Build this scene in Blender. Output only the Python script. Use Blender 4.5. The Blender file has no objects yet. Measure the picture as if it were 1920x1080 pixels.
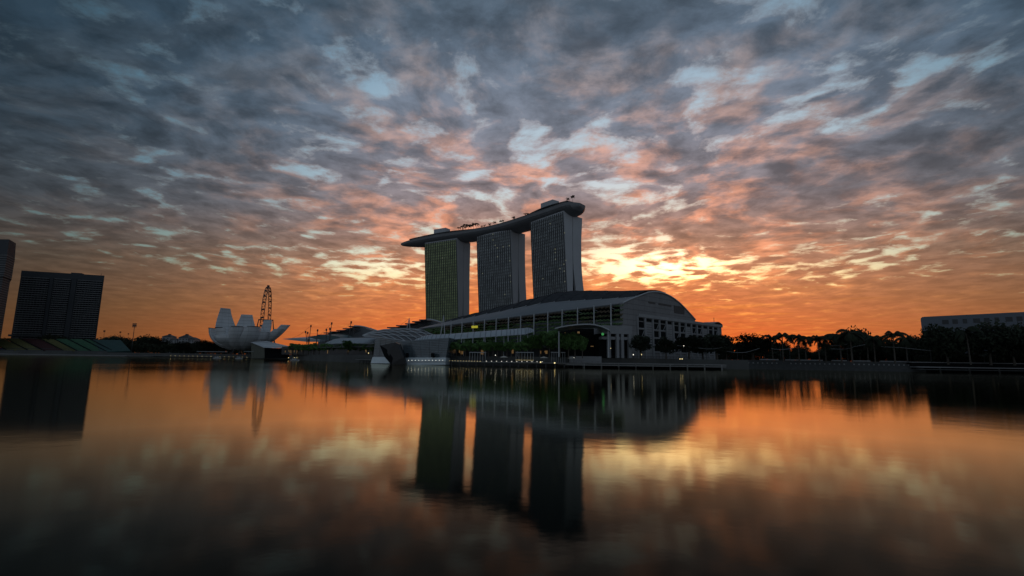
import bpy, math, random
from mathutils import Vector, Matrix
R = math.radians
SC = bpy.context.scene
COL = SC.collection

# ------------------------------------------------------------------ camera
FPX, PITCH, ROLL, CAM_H = 917.1, 0.144914636, 0.014635266, 3.5
cp, sp = math.cos(PITCH), math.sin(PITCH)
cr, sr = math.cos(ROLL), math.sin(ROLL)
MR = Matrix(((1, 0, 0), (0, cp, sp), (0, -sp, cp))) @ Matrix(((cr, -sr, 0), (sr, cr, 0), (0, 0, 1)))
def ray(px, py):
    a = MR @ Vector((px - 960, 540 - py, FPX)); return Vector((a.x, a.z, a.y))
def at(px, py, Y):
    """world point seen at photo pixel px, py, standing Y metres away"""
    a = ray(px, py); k = Y / a.y; return Vector((a.x * k, Y, CAM_H + a.z * k))
def atz(px, py, Z):
    a = ray(px, py); k = (Z - CAM_H) / a.z; return Vector((a.x * k, a.y * k, Z))
cam_d = bpy.data.cameras.new('camera'); cam = bpy.data.objects.new('camera', cam_d); COL.objects.link(cam)
right = MR @ Vector((1, 0, 0)); up = MR @ Vector((0, 1, 0)); fw = MR @ Vector((0, 0, 1))
w = lambda v: Vector((v.x, v.z, v.y))
right, up, fw = w(right), w(up), w(fw)
m = Matrix.Identity(4)
for i in range(3):
    m[i][0], m[i][1], m[i][2] = right[i], up[i], -fw[i]
m[2][3] = CAM_H
cam.matrix_world = m
cam_d.sensor_width = 36; cam_d.lens = 36 * FPX / 1920
cam_d.clip_start = 0.3; cam_d.clip_end = 30000
SC.camera = cam
SC.view_settings.view_transform = 'Standard'; SC.view_settings.look = 'None'
SC.view_settings.exposure = 0; SC.view_settings.gamma = 1
SC.cycles.max_bounces = 6; SC.cycles.use_denoising = True

# ------------------------------------------------------------------ world
def lin(r, g, b):
    f = lambda c: (c / 255 / 12.92) if c / 255 <= 0.04045 else ((c / 255 + 0.055) / 1.055) ** 2.4
    return (f(r), f(g), f(b), 1)
class NT:
    """small node-building helper"""
    def __init__(s, nt): s.nt = nt; s.n = nt.nodes; s.l = nt.links
    def put(s, sock, v):
        if hasattr(v, 'links') or isinstance(v, bpy.types.NodeSocket): s.l.new(v, sock)
        elif v is not None: sock.default_value = v
    def math(s, op, a, b=None, c=None, clamp=False):
        n = s.n.new('ShaderNodeMath'); n.operation = op; n.use_clamp = clamp
        s.put(n.inputs[0], a)
        if b is not None: s.put(n.inputs[1], b)
        if c is not None: s.put(n.inputs[2], c)
        return n.outputs[0]
    def vmath(s, op, a, b=None):
        n = s.n.new('ShaderNodeVectorMath'); n.operation = op; s.put(n.inputs[0], a)
        if b is not None: s.put(n.inputs[1], b)
        return n.outputs[0]
    def comb(s, x, y, z):
        n = s.n.new('ShaderNodeCombineXYZ')
        for i, v in enumerate((x, y, z)): s.put(n.inputs[i], v)
        return n.outputs[0]
    def sep(s, v):
        n = s.n.new('ShaderNodeSeparateXYZ'); s.put(n.inputs[0], v); return n.outputs
    def noise(s, vec, scale, detail=5, rough=0.55, dist=0.0, lac=2.0):
        n = s.n.new('ShaderNodeTexNoise'); s.put(n.inputs['Vector'], vec)
        n.inputs['Scale'].default_value = scale; n.inputs['Detail'].default_value = detail
        n.inputs['Roughness'].default_value = rough; n.inputs['Distortion'].default_value = dist
        n.inputs['Lacunarity'].default_value = lac
        return n.outputs['Fac']
    def smooth(s, v, a, b, lo=0.0, hi=1.0):
        n = s.n.new('ShaderNodeMapRange'); n.interpolation_type = 'SMOOTHSTEP'
        s.put(n.inputs[0], v)
        for i, q in enumerate((a, b, lo, hi)): n.inputs[i + 1].default_value = q
        return n.outputs[0]
    def ramp(s, v, stops):
        n = s.n.new('ShaderNodeValToRGB'); s.put(n.inputs[0], v); e = n.color_ramp.elements
        while len(e) < len(stops): e.new(0.5)
        for k, (p, c) in enumerate(stops): e[k].position = p; e[k].color = c
        return n.outputs[0]
    def mix(s, f, a, b, mode='MIX'):
        n = s.n.new('ShaderNodeMix'); n.data_type = 'RGBA'; n.blend_type = mode
        s.put(n.inputs[0], f); s.put(n.inputs[6], a); s.put(n.inputs[7], b)
        return n.outputs[2]
    def scale(s, c, f):
        n = s.n.new('ShaderNodeVectorMath'); n.operation = 'SCALE'; s.put(n.inputs[0], c); s.put(n.inputs['Scale'], f)
        return n.outputs[0]

SUN_AZ, SUN_EL = 24.0, 2.0          # behind the cloud bank, right of the towers
world = bpy.data.worlds.new("World"); SC.world = world; world.use_nodes = True
T = NT(world.node_tree); T.n.clear()
out = T.n.new('ShaderNodeOutputWorld'); bg = T.n.new('ShaderNodeBackground'); T.l.new(bg.outputs[0], out.inputs[0])
tc = T.n.new('ShaderNodeTexCoord'); D = tc.outputs['Generated']
X, Y, Z = T.sep(D)
Zc = T.math('MAXIMUM', Z, 0.0)
el = T.math('MULTIPLY', T.math('ARCSINE', Zc), 57.2958)
az = T.math('MULTIPLY', T.math('ARCTAN2', X, Y), 57.2958)
# cloud deck seen in perspective: directions projected on a flat layer
den = T.math('ADD', Zc, 0.085)
P = T.comb(T.math('DIVIDE', X, den), T.math('DIVIDE', Y, den), 0.0)
warp = T.n.new('ShaderNodeTexNoise'); T.l.new(P, warp.inputs['Vector']); warp.inputs['Scale'].default_value = 1.3; warp.inputs['Detail'].default_value = 3
Pw = T.vmath('ADD', P, T.scale(T.vmath('SUBTRACT', warp.outputs['Color'], (0.5, 0.5, 0.5)), 0.30))
n_big = T.noise(Pw, 1.1, 3, 0.5)
n_mid = T.noise(T.vmath('ADD', Pw, (7.3, 2.1, 0)), 6.4, 8, 0.58)
vor = T.n.new('ShaderNodeTexVoronoi'); vor.feature = 'SMOOTH_F1'; vor.inputs['Scale'].default_value = 6.6; vor.inputs['Smoothness'].default_value = 0.7
T.l.new(T.vmath('ADD', Pw, T.scale(T.vmath('SUBTRACT', warp.outputs['Color'], (0.5, 0.5, 0.5)), 0.35)), vor.inputs['Vector']); puff = vor.outputs['Distance']
n_fine = T.noise(T.vmath('ADD', Pw, (1.7, 9.2, 3)), 10, 8, 0.68)
def gauss(a0, e0, sa, se):
    u = T.math('DIVIDE', T.math('SUBTRACT', az, a0), sa); v = T.math('DIVIDE', T.math('SUBTRACT', el, e0), se)
    return T.math('EXPONENT', T.math('MULTIPLY', T.math('ADD', T.math('MULTIPLY', u, u), T.math('MULTIPLY', v, v)), -1.0))
def add(*vs):
    r = vs[0]
    for v in vs[1:]: r = T.math('ADD', r, v)
    return r
def mul(a, b): return T.math('MULTIPLY', a, b)
g_sun = gauss(15.5, 10.6, 7.5, 2.3)      # bright break right of the towers
g_left = gauss(-16, 10.2, 10.5, 1.9)     # long bright break left of the towers
g_low = gauss(30, 9.3, 12, 1.8)
breaks = [(g_sun, -0.17), (g_left, -0.14), (g_low, -0.05), (gauss(23, 28, 5, 2.6), -0.05), (gauss(9, 12, 4, 2.0), -0.05), (gauss(21, 9.6, 5, 1.2), -0.05), (gauss(-11, 31, 9, 3.0), -0.07),
          (gauss(0, 22, 9, 4), -0.02), (gauss(14, 19, 9, 3.0), -0.05), (gauss(5, 26, 6, 3), -0.04), (gauss(42, 26, 6, 4), -0.01),
          (gauss(33, 18, 12, 3.2), 0.12), (gauss(40, 35, 9, 5), 0.10), (gauss(-38, 30, 14, 8), 0.05), (gauss(-6, 38, 18, 4), 0.06), (gauss(14, 34, 6, 5), 0.06)]
dens = add(mul(n_big, 0.26), mul(n_mid, 0.56), mul(n_fine, 0.36), mul(puff, -0.36), 0.278)
for g, k in breaks: dens = add(dens, mul(g, k))
dens = add(dens, T.smooth(el, 10.0, 3.0, 0.0, 0.20))
cover = T.smooth(dens, 0.485, 0.665)
thick = T.smooth(dens, 0.66, 0.90)
daz = T.math('ABSOLUTE', T.math('SUBTRACT', az, 8.0))
ee = T.math('DIVIDE', T.math('ADD', el, mul(T.math('MAXIMUM', T.math('SUBTRACT', daz, 12.0), 0.0), 0.13)), 45.0)
cloudc = T.ramp(ee, [(0.0, lin(222, 82, 24)), (0.06, lin(216, 98, 42)), (0.13, lin(206, 112, 62)), (0.20, lin(188, 118, 78)),
                     (0.30, lin(158, 118, 98)), (0.42, lin(130, 120, 124)), (0.58, lin(110, 117, 131)), (0.78, lin(90, 106, 124)), (1.0, lin(66, 86, 102))])
litc = T.ramp(ee, [(0.0, lin(255, 130, 24)), (0.1, lin(240, 144, 66)), (0.2, lin(226, 142, 88)), (0.33, lin(214, 146, 116)),
                   (0.5, lin(196, 150, 134)), (0.7, lin(170, 150, 144)), (1.0, lin(122, 130, 140))])
gapc = T.ramp(ee, [(0.0, lin(255, 140, 30)), (0.12, lin(250, 165, 70)), (0.2, lin(240, 210, 150)), (0.3, lin(205, 205, 185)),
                   (0.45, lin(178, 194, 206)), (0.7, lin(142, 170, 192)), (1.0, lin(108, 140, 164))])
sky = T.n.new('ShaderNodeTexSky'); sky.sky_type = 'NISHITA'; sky.sun_disc = False
sky.sun_elevation = R(SUN_EL); sky.sun_rotation = R(SUN_AZ)
gapc = T.mix(1.0, T.scale(gapc, 0.92), T.scale(sky.outputs[0], 0.05), 'ADD')
# bright breaks lit by the hidden sun
glow = add(mul(g_sun, 0.6), mul(g_left, 0.35), mul(gauss(19, 10.5, 5, 1.6), 0.6))
gapc = T.scale(gapc, add(glow, 1.0))
# under-lit bellies
n_lit = T.noise(T.vmath('ADD', Pw, (3.1, 4.4, 8)), 4.2, 6, 0.55)
lit = mul(T.smooth(n_lit, 0.45, 0.66), T.math('SUBTRACT', 1.0, mul(thick, 0.75)))
lit = T.math('MULTIPLY', lit, mul(T.smooth(daz, 48, 14, 0.15, 1.0), T.smooth(el, 16, 36, 1.0, 0.45)))
n_sh = T.noise(T.vmath('ADD', Pw, (13.1, 1.4, 5)), 6.0, 8, 0.6)
cl = T.mix(lit, cloudc, litc)
cl = T.scale(cl, add(1.13, mul(T.smooth(n_sh, 0.34, 0.66, 0.26, -0.26), T.smooth(el, 2, 13, 0.25, 1.0)), mul(g_sun, 0.25)))
thick_k = T.math('SUBTRACT', 1.0, mul(thick, T.smooth(el, 6, 22, 0.08, 0.34)))
cl = T.scale(cl, thick_k)
# edges of the cloud next to a break burn brighter
rim = mul(mul(T.math('SUBTRACT', 1.0, cover), cover), 4.0)
cl = T.mix(mul(rim, 0.25), cl, T.scale(litc, add(1.05, mul(g_sun, 1.0))))
col = T.mix(cover, gapc, cl)
# thin level streaks close to the horizon
HS = T.comb(mul(az, 0.045), mul(el, 0.62), 2.0)
n_st = T.noise(HS, 2.0, 5, 0.6, 0.3)
st = mul(mul(T.smooth(n_st, 0.56, 0.72), T.smooth(el, 9.5, 3.5)), T.smooth(daz, 40, 10))
col = T.mix(mul(st, 0.45), col, lin(255, 158, 30))
st2 = T.smooth(T.noise(T.comb(mul(az, 0.06), mul(el, 0.5), 7.0), 2.4, 5, 0.6), 0.55, 0.7)
col = T.scale(col, T.math('SUBTRACT', 1.0, mul(mul(st2, 0.10), T.smooth(el, 12, 4))))
# the light falls off away from the sunrise
fall = T.smooth(daz, 14, 62, 1.0, 0.0)
bright = T.math('MAXIMUM', T.math('POWER', fall, 1.1), 0.0)
bright = add(mul(bright, 0.78), 0.22, T.smooth(daz, 60, 100, 0.0, 0.9), T.smooth(el, 50, 70, 0.0, 0.3))
high = T.smooth(el, 26, 44, 1.08, 0.78)
cool = T.mix(T.math('SUBTRACT', 1.0, bright, clamp=True), (1.04, 1.0, 0.97, 1), (0.60, 1.0, 1.14, 1))
col = T.mix(1.0, T.scale(col, mul(bright, high)), cool, 'MULTIPLY')
back = T.smooth(daz, 56, 85)
backc = T.ramp(T.math('DIVIDE', el, 90.0), [(0.0, lin(116, 122, 130)), (0.25, lin(112, 124, 136)), (1.0, lin(98, 112, 128))])
n_bk = T.smooth(n_mid, 0.38, 0.62, 0.8, 1.25)
col = T.mix(mul(back, 0.9), col, T.scale(backc, mul(n_bk, 1.15)))
T.l.new(col, bg.inputs[0]); bg.inputs[1].default_value = 1.0
world.cycles.sampling_method = 'MANUAL'; world.cycles.sample_map_resolution = 1024

sd = bpy.data.lights.new('sun', 'SUN'); sd.energy = 0.05; sd.angle = R(80); sd.color = (1, 0.62, 0.32)
so = bpy.data.objects.new('sun', sd); COL.objects.link(so)
sdir = Vector((math.sin(R(SUN_AZ)) * math.cos(R(SUN_EL)), math.cos(R(SUN_AZ)) * math.cos(R(SUN_EL)), math.sin(R(SUN_EL))))
so.rotation_euler = sdir.to_track_quat('Z', 'Y').to_euler()
# ------------------------------------------------------------------ materials
def new_mat(name):
    mt = bpy.data.materials.new(name); mt.use_nodes = True; t = NT(mt.node_tree); t.n.clear()
    o = t.n.new('ShaderNodeOutputMaterial'); return mt, t, o
def mat(name, col, rough=0.7, metal=0.0, var=0.12, scale=0.35, emit=None, es=0.0, bump=0.0, spec=0.4, joints=0.0):
    mt, t, o = new_mat(name)
    b = t.n.new('ShaderNodeBsdfPrincipled'); t.l.new(b.outputs[0], o.inputs[0])
    tcn = t.n.new('ShaderNodeTexCoord'); v = tcn.outputs['Object']
    n = t.noise(v, scale, 5, 0.6)
    k = t.smooth(n, 0.3, 0.7, 1 - var, 1 + var)
    if joints:                                   # level joints between cladding courses
        f = t.math('FRACT', t.math('DIVIDE', t.sep(v)[2], joints)); k = t.math('MULTIPLY', k, t.smooth(f, 0.05, 0.14, 0.55, 1.0))
        w_ = t.math('FRACT', t.math('DIVIDE', t.math('ADD', t.sep(v)[0], t.sep(v)[1]), joints * 2.7)); k = t.math('MULTIPLY', k, t.smooth(w_, 0.02, 0.06, 0.7, 1.0))
    t.l.new(t.scale((col[0], col[1], col[2]), k), b.inputs['Base Color'])
    b.inputs['Roughness'].default_value = rough; b.inputs['Metallic'].default_value = metal
    b.inputs['Specular IOR Level'].default_value = spec
    if emit:
        b.inputs['Emission Color'].default_value = (*emit, 1); b.inputs['Emission Strength'].default_value = es
    if bump:
        bn = t.n.new('ShaderNodeBump'); bn.inputs['Strength'].default_value = bump
        t.l.new(t.noise(v, scale * 8, 4, 0.6), bn.inputs['Height']); t.l.new(bn.outputs[0], b.inputs['Normal'])
    return mt
# water: calm bay, long gentle ripples
def water_mat():
    mt, t, o = new_mat('bay_water')
    b = t.n.new('ShaderNodeBsdfGlossy'); b.distribution = 'BECKMANN'; b.inputs['Color'].default_value = (0.93, 0.90, 0.74, 1)
    df = t.n.new('ShaderNodeBsdfDiffuse'); df.inputs['Color'].default_value = (0.004, 0.007, 0.007, 1)
    fr = t.n.new('ShaderNodeFresnel'); fr.inputs['IOR'].default_value = 1.33
    mx = t.n.new('ShaderNodeMixShader'); t.l.new(t.math('MINIMUM', t.math('MULTIPLY', t.math('POWER', fr.outputs[0], 2.5), 5.6), 0.96), mx.inputs[0]); t.l.new(df.outputs[0], mx.inputs[1]); t.l.new(b.outputs[0], mx.inputs[2]); t.l.new(mx.outputs[0], o.inputs[0])
    tcn = t.n.new('ShaderNodeTexCoord'); v = tcn.outputs['Object']
    patch = t.noise(v, 0.012, 4, 0.6)
    t.l.new(t.smooth(patch, 0.35, 0.65, 0.075, 0.12), b.inputs['Roughness'])
    mp = t.n.new('ShaderNodeMapping'); mp.inputs['Scale'].default_value = (0.35, 0.45, 0.3); t.l.new(v, mp.inputs['Vector'])
    n1 = t.noise(mp.outputs[0], 1.0, 4, 0.55)
    n2 = t.noise(v, 1.1, 3, 0.5)
    bn = t.n.new('ShaderNodeBump'); bn.inputs['Strength'].default_value = 0.11; bn.inputs['Distance'].default_value = 0.05
    t.l.new(t.math('ADD', n1, t.math('MULTIPLY', n2, 0.25)), bn.inputs['Height']); t.l.new(bn.outputs[0], b.inputs['Normal'])
    return mt
# ------------------------------------------------------------------ builders
class MB:
    def __init__(s): s.v = []; s.f = []
    def add(s, vs, fs):
        k = len(s.v); s.v += [Vector(q) for q in vs]; s.f += [tuple(i + k for i in q) for q in fs]; return s
    def prism(s, poly, z0, z1):
        """poly: xy list; z0, z1 may be numbers or lists (per corner)"""
        n = len(poly); a0 = z0 if isinstance(z0, (list, tuple)) else [z0] * n; a1 = z1 if isinstance(z1, (list, tuple)) else [z1] * n
        vs = [(p[0], p[1], a0[i]) for i, p in enumerate(poly)] + [(p[0], p[1], a1[i]) for i, p in enumerate(poly)]
        return s.add(vs, [tuple(range(n))[::-1], tuple(range(n, 2 * n))] + [(i, (i + 1) % n, n + (i + 1) % n, n + i) for i in range(n)])
    def box(s, c, d, rz=0.0):
        x, y, z = d[0] / 2, d[1] / 2, d[2] / 2; ca, sa = math.cos(rz), math.sin(rz)
        P_ = [(c[0] + a * x * ca - b * y * sa, c[1] + a * x * sa + b * y * ca) for a, b in ((-1, -1), (1, -1), (1, 1), (-1, 1))]
        return s.prism(P_, c[2] - z, c[2] + z)
    def slab(s, pts, off):
        """closed polygon of 3-D points given a thickness vector"""
        n = len(pts); off = Vector(off); pts = [Vector(p) for p in pts]
        return s.add(pts + [p + off for p in pts], [tuple(range(n)), tuple(range(2 * n - 1, n - 1, -1))] + [(i, n + i, n + (i + 1) % n, (i + 1) % n) for i in range(n)])
    def sheet(s, g, off):
        """grid of points (rows of equal length) given a thickness vector"""
        r, c = len(g), len(g[0]); off = Vector(off); P_ = [Vector(p) for row in g for p in row]
        fs = []; N = r * c
        for i in range(r - 1):
            for j in range(c - 1):
                a = i * c + j; q = (a, a + 1, a + c + 1, a + c); fs.append(q); fs.append(tuple(N + k for k in q[::-1]))
        rim = [j for j in range(c)] + [i * c + c - 1 for i in range(1, r)] + [(r - 1) * c + j for j in range(c - 2, -1, -1)] + [i * c for i in range(r - 2, 0, -1)]
        for k in range(len(rim)):
            a, b = rim[k], rim[(k + 1) % len(rim)]; fs.append((b, a, a + N, b + N))
        return s.add(P_ + [p + off for p in P_], fs)
    def tube(s, pts, r, n=6, closed=False):
        pts = [Vector(p) for p in pts]; m_ = len(pts); rr = r if isinstance(r, (list, tuple)) else [r] * m_; vs = []
        for i, p in enumerate(pts):
            if closed: d = pts[(i + 1) % m_] - pts[i - 1]
            else: d = pts[min(i + 1, m_ - 1)] - pts[max(i - 1, 0)]
            d.normalize(); u = d.cross(Vector((0, 0, 1)))
            if u.length < 0.05: u = d.cross(Vector((0, 1, 0)))
            u.normalize(); v = d.cross(u)
            for k in range(n):
                a = 2 * math.pi * k / n; vs.append(p + (u * math.cos(a) + v * math.sin(a)) * rr[i])
        fs = [(i * n + k, i * n + (k + 1) % n, ((i + 1) % m_) * n + (k + 1) % n, ((i + 1) % m_) * n + k) for i in range(m_ if closed else m_ - 1) for k in range(n)]
        if not closed: fs += [tuple(range(n))[::-1], tuple((m_ - 1) * n + k for k in range(n))]
        return s.add(vs, fs)
    def loft(s, rings, cap=True):
        n = len(rings[0]); vs = [p for r_ in rings for p in r_]
        fs = [(i * n + k, i * n + (k + 1) % n, (i + 1) * n + (k + 1) % n, (i + 1) * n + k) for i in range(len(rings) - 1) for k in range(n)]
        if cap: fs += [tuple(range(n))[::-1], tuple((len(rings) - 1) * n + k for k in range(n))]
        return s.add(vs, fs)
    def ball(s, c, r, nu=8, nv=5, sz=1.0):
        c = Vector(c); rings = [[c + Vector((r * math.sin(math.pi * (j + .02) / (nv + .04)) * math.cos(2 * math.pi * k / nu), r * math.sin(math.pi * (j + .02) / (nv + .04)) * math.sin(2 * math.pi * k / nu), -r * sz * math.cos(math.pi * j / nv))) for k in range(nu)] for j in range(nv + 1)]
        return s.loft(rings)
    def build(s, name, mt, parent=None, smooth=False, origin=None):
        o_ = Vector(origin) if origin else None
        if parent:
            o_ = Vector(parent.location)
            if parent.parent: o_ += parent.parent.location
        if o_ is None:
            xs = [q.x for q in s.v]; ys = [q.y for q in s.v]; o_ = Vector(((min(xs) + max(xs)) / 2, (min(ys) + max(ys)) / 2, min(q.z for q in s.v)))
        me = bpy.data.meshes.new(name); me.from_pydata([tuple(q - o_) for q in s.v], [], s.f); me.update()
        ob = bpy.data.objects.new(name, me); COL.objects.link(ob); me.materials.append(mt)
        if smooth: me.polygons.foreach_set('use_smooth', [True] * len(me.polygons))
        if parent: ob.parent = parent
        else: ob.location = o_
        return ob
def tag(o, label=None, cat=None, group=None, kind=None):
    if label: o['label'] = label
    if cat: o['category'] = cat
    if group: o['group'] = group
    if kind: o['kind'] = kind
    return o
def thing(name, label, cat, loc, group=None):
    o = bpy.data.objects.new(name, None); COL.objects.link(o); o.location = loc; o.empty_display_size = 2
    return tag(o, label, cat, group)
def dup(o, loc, rz=0.0, sc=1.0, label=None, group=None):
    c = o.copy(); COL.objects.link(c); c.location = loc; c.rotation_euler = (0, 0, rz); c.scale = sc if isinstance(sc, tuple) else (sc, sc, sc)
    if label: c['label'] = label
    if group: c['group'] = group
    for ch in list(o.children):
        d = ch.copy(); COL.objects.link(d); d.parent = c
    return c
ORD = ['leftmost', 'second from the left', 'third from the left', 'fourth from the left', 'fifth from the left', 'sixth from the left', 'seventh from the left', 'eighth from the left', 'ninth from the left', 'tenth from the left',
       'eleventh from the left', 'twelfth from the left', 'thirteenth from the left', 'fourteenth from the left', 'fifteenth from the left', 'sixteenth from the left', 'seventeenth from the left', 'eighteenth from the left',
       'nineteenth from the left', 'twentieth from the left', 'twenty-first from the left', 'twenty-second from the left', 'twenty-third from the left', 'twenty-fourth from the left', 'twenty-fifth from the left',
       'twenty-sixth from the left', 'twenty-seventh from the left', 'twenty-eighth from the left', 'twenty-ninth from the left', 'thirtieth from the left']
def ordl(k, n):
    if k == n - 1: return 'rightmost'
    if k > n / 2: return ORD[n - 1 - k].replace('left', 'right')
    return ORD[k]
def lerp(a, b, t): return a + (b - a) * t
def interp(x, pts):
    if x <= pts[0][0]: return pts[0][1]
    for (x0, y0), (x1, y1) in zip(pts, pts[1:]):
        if x <= x1: return y0 + (y1 - y0) * (x - x0) / (x1 - x0)
    return pts[-1][1]
def hproj(p):
    d = Vector((p[0], p[1], p[2] - CAM_H)); x, y, z = d.dot(right), d.dot(up), d.dot(fw); return 960 + FPX * x / z, 540 - FPX * y / z
def zpix(x, y, py):
    """height of the point above ground position x, y that is seen at photo row py"""
    lo, hi = -20.0, 400.0
    for _ in range(40):
        mid = (lo + hi) / 2
        if hproj((x, y, mid))[1] > py: lo = mid
        else: hi = mid
    return (lo + hi) / 2
V3 = lambda p, z: Vector((p[0], p[1], z))

M = {
 'concrete': mat('pale_concrete', (0.22, 0.225, 0.235), 0.75, var=0.12, scale=0.08),
 'gable': mat('gable_cladding', (0.175, 0.175, 0.18), 0.8, var=0.14, scale=0.06, joints=3.0),
 'balcony': mat('pale_balcony_fronts', (0.13, 0.135, 0.14), 0.9, var=0.15, spec=0.08),
 'tower_wall': mat('tower_end_wall', (0.33, 0.35, 0.37), 0.6, var=0.05, scale=0.03),
 'glass_blue': mat('tower_glass', (0.22, 0.245, 0.25), 0.35, var=0.35, scale=0.12, spec=0.6),
 'glass_green_reflect': mat('tower_glass_green_reflection', (0.29, 0.35, 0.16), 0.35, var=0.3, scale=0.12, spec=0.6),  # green reflection on the left tower, painted into the glass colour
 'fin': mat('tower_fins', (0.13, 0.145, 0.15), 0.5, var=0.1),
 'fin_green_reflect': mat('tower_fins_green_reflection', (0.13, 0.17, 0.095), 0.5, var=0.1),  # same painted green reflection, carried onto the floor bands
 'dark': mat('dark_metal', (0.03, 0.032, 0.036), 0.5, var=0.15),
 'black': mat('dark_glass_and_painted_shade', (0.008, 0.009, 0.010), 0.9, var=0.2, spec=0.08),  # near-black: dark glass, and painted shade inside openings
 'hull': mat('hull_panels', (0.13, 0.14, 0.15), 0.42, 0.3, var=0.08, scale=0.06),
 'white': mat('white_cladding', (0.42, 0.44, 0.46), 0.45, var=0.08, scale=0.08, joints=4.0),
 'fabric': mat('pale_roof_panels', (0.30, 0.335, 0.37), 0.5, var=0.07, scale=0.2),
 'shell': mat('grey_roof_shell', (0.12, 0.135, 0.15), 0.5, var=0.06, scale=0.05),
 'steel': mat('white_painted_steel', (0.34, 0.36, 0.38), 0.5, var=0.05),
 'stone': mat('grey_stone', (0.055, 0.058, 0.06), 0.8, var=0.15, scale=0.6),
 'deck': mat('weathered_deck', (0.15, 0.15, 0.148), 0.8, var=0.15, scale=0.8),
 'land': mat('paved_ground', (0.07, 0.072, 0.07), 0.9, var=0.2, scale=0.05),
 'crystal': mat('crystal_glass', (0.095, 0.125, 0.145), 0.22, 0.15, var=0.14, scale=0.25, spec=0.8),
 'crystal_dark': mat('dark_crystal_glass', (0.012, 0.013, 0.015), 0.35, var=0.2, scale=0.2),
 'crystal_base': mat('white_glass_base', (0.55, 0.62, 0.66), 0.35, var=0.08, scale=0.4),
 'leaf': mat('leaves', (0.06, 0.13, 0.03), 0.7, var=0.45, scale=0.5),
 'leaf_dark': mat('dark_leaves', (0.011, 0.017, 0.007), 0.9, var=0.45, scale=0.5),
 'bark': mat('bark', (0.07, 0.06, 0.05), 0.9, var=0.2, scale=2),
 'hotel': mat('hotel_wall', (0.055, 0.06, 0.066), 0.9, var=0.1, scale=0.02, spec=0.08),
 'lamp': mat('warm_lamp_glow', (0.8, 0.7, 0.4), 0.5, emit=(1, 0.78, 0.35), es=1.3),
 'lamp_white': mat('white_lamp_glow', (0.8, 0.8, 0.8), 0.5, emit=(1, 0.95, 0.8), es=1.5),
 'lit': mat('lit_window_glow', (0.5, 0.5, 0.4), 0.5, emit=(0.75, 0.72, 0.45), es=0.10),
 'shop': mat('shop_glow', (0.3, 0.2, 0.1), 0.5, emit=(0.9, 0.5, 0.18), es=0.10, var=0.5, scale=1.5),
 'green_sign': mat('green_sign_glow', (0.1, 0.4, 0.1), 0.5, emit=(0.15, 0.9, 0.25), es=0.22),
 'yellow_sign': mat('yellow_sign_glow', (0.5, 0.45, 0.05), 0.5, emit=(0.9, 0.8, 0.05), es=0.28),
 'teal': mat('teal_canopy', (0.06, 0.10, 0.105), 0.5, var=0.1),
 'seat_olive': mat('olive_seats', (0.10, 0.10, 0.04), 0.8, var=0.25, scale=0.8),
 'seat_red': mat('red_seats', (0.045, 0.016, 0.018), 0.8, var=0.25, scale=0.8),
 'seat_green': mat('green_seats', (0.04, 0.11, 0.065), 0.8, var=0.25, scale=0.8),
 'seat_blue': mat('blue_seats', (0.04, 0.05, 0.09), 0.8, var=0.25, scale=0.8),
 'screen': mat('dark_teal_hoarding', (0.015, 0.045, 0.042), 0.8, var=0.15),
 'blade': mat('black_roof_blade', (0.042, 0.045, 0.05), 0.9, var=0.2, spec=0.05),
 'louvre_green': mat('green_louvres', (0.11, 0.17, 0.08), 0.7, var=0.5, scale=0.4),
 'terra': mat('brown_louvres', (0.14, 0.11, 0.075), 0.7, var=0.4, scale=0.4),
 'warehouse': mat('blue_grey_cladding', (0.10, 0.115, 0.14), 0.6, var=0.06, scale=0.04),
 'umber': mat('umbrella_cloth', (0.4, 0.38, 0.34), 0.8),
}

# ------------------------------------------------------------------ water and land
wmb = MB(); wx = [-2400 + 60 * i for i in range(61)]; wy = [-40 + 20 * j for j in range(36)]
wmb.add([(x, y, 0) for y in wy for x in wx], [(j * 61 + i, j * 61 + i + 1, j * 61 + i + 62, j * 61 + i + 61) for j in range(35) for i in range(60)])
tag(wmb.build('bay_water', water_mat(), origin=(0, 0, 0)), kind='structure')
SHORE = [(-2500, 640), (-480, 640), (-330, 600), (-255, 560), (-203, 462), (-160, 400), (-110, 330), (-60, 292), (-28, 262), (10, 252), (45, 252), (126, 262), (133, 296), (224, 280), (288, 272), (700, 262)]
tag(MB().prism(SHORE + [(9000, 262), (9000, 12500), (-9000, 12500), (-9000, 640)], -2.5, 5.0).build('land', M['land'], origin=(0, 0, 0)), kind='structure')

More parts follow.
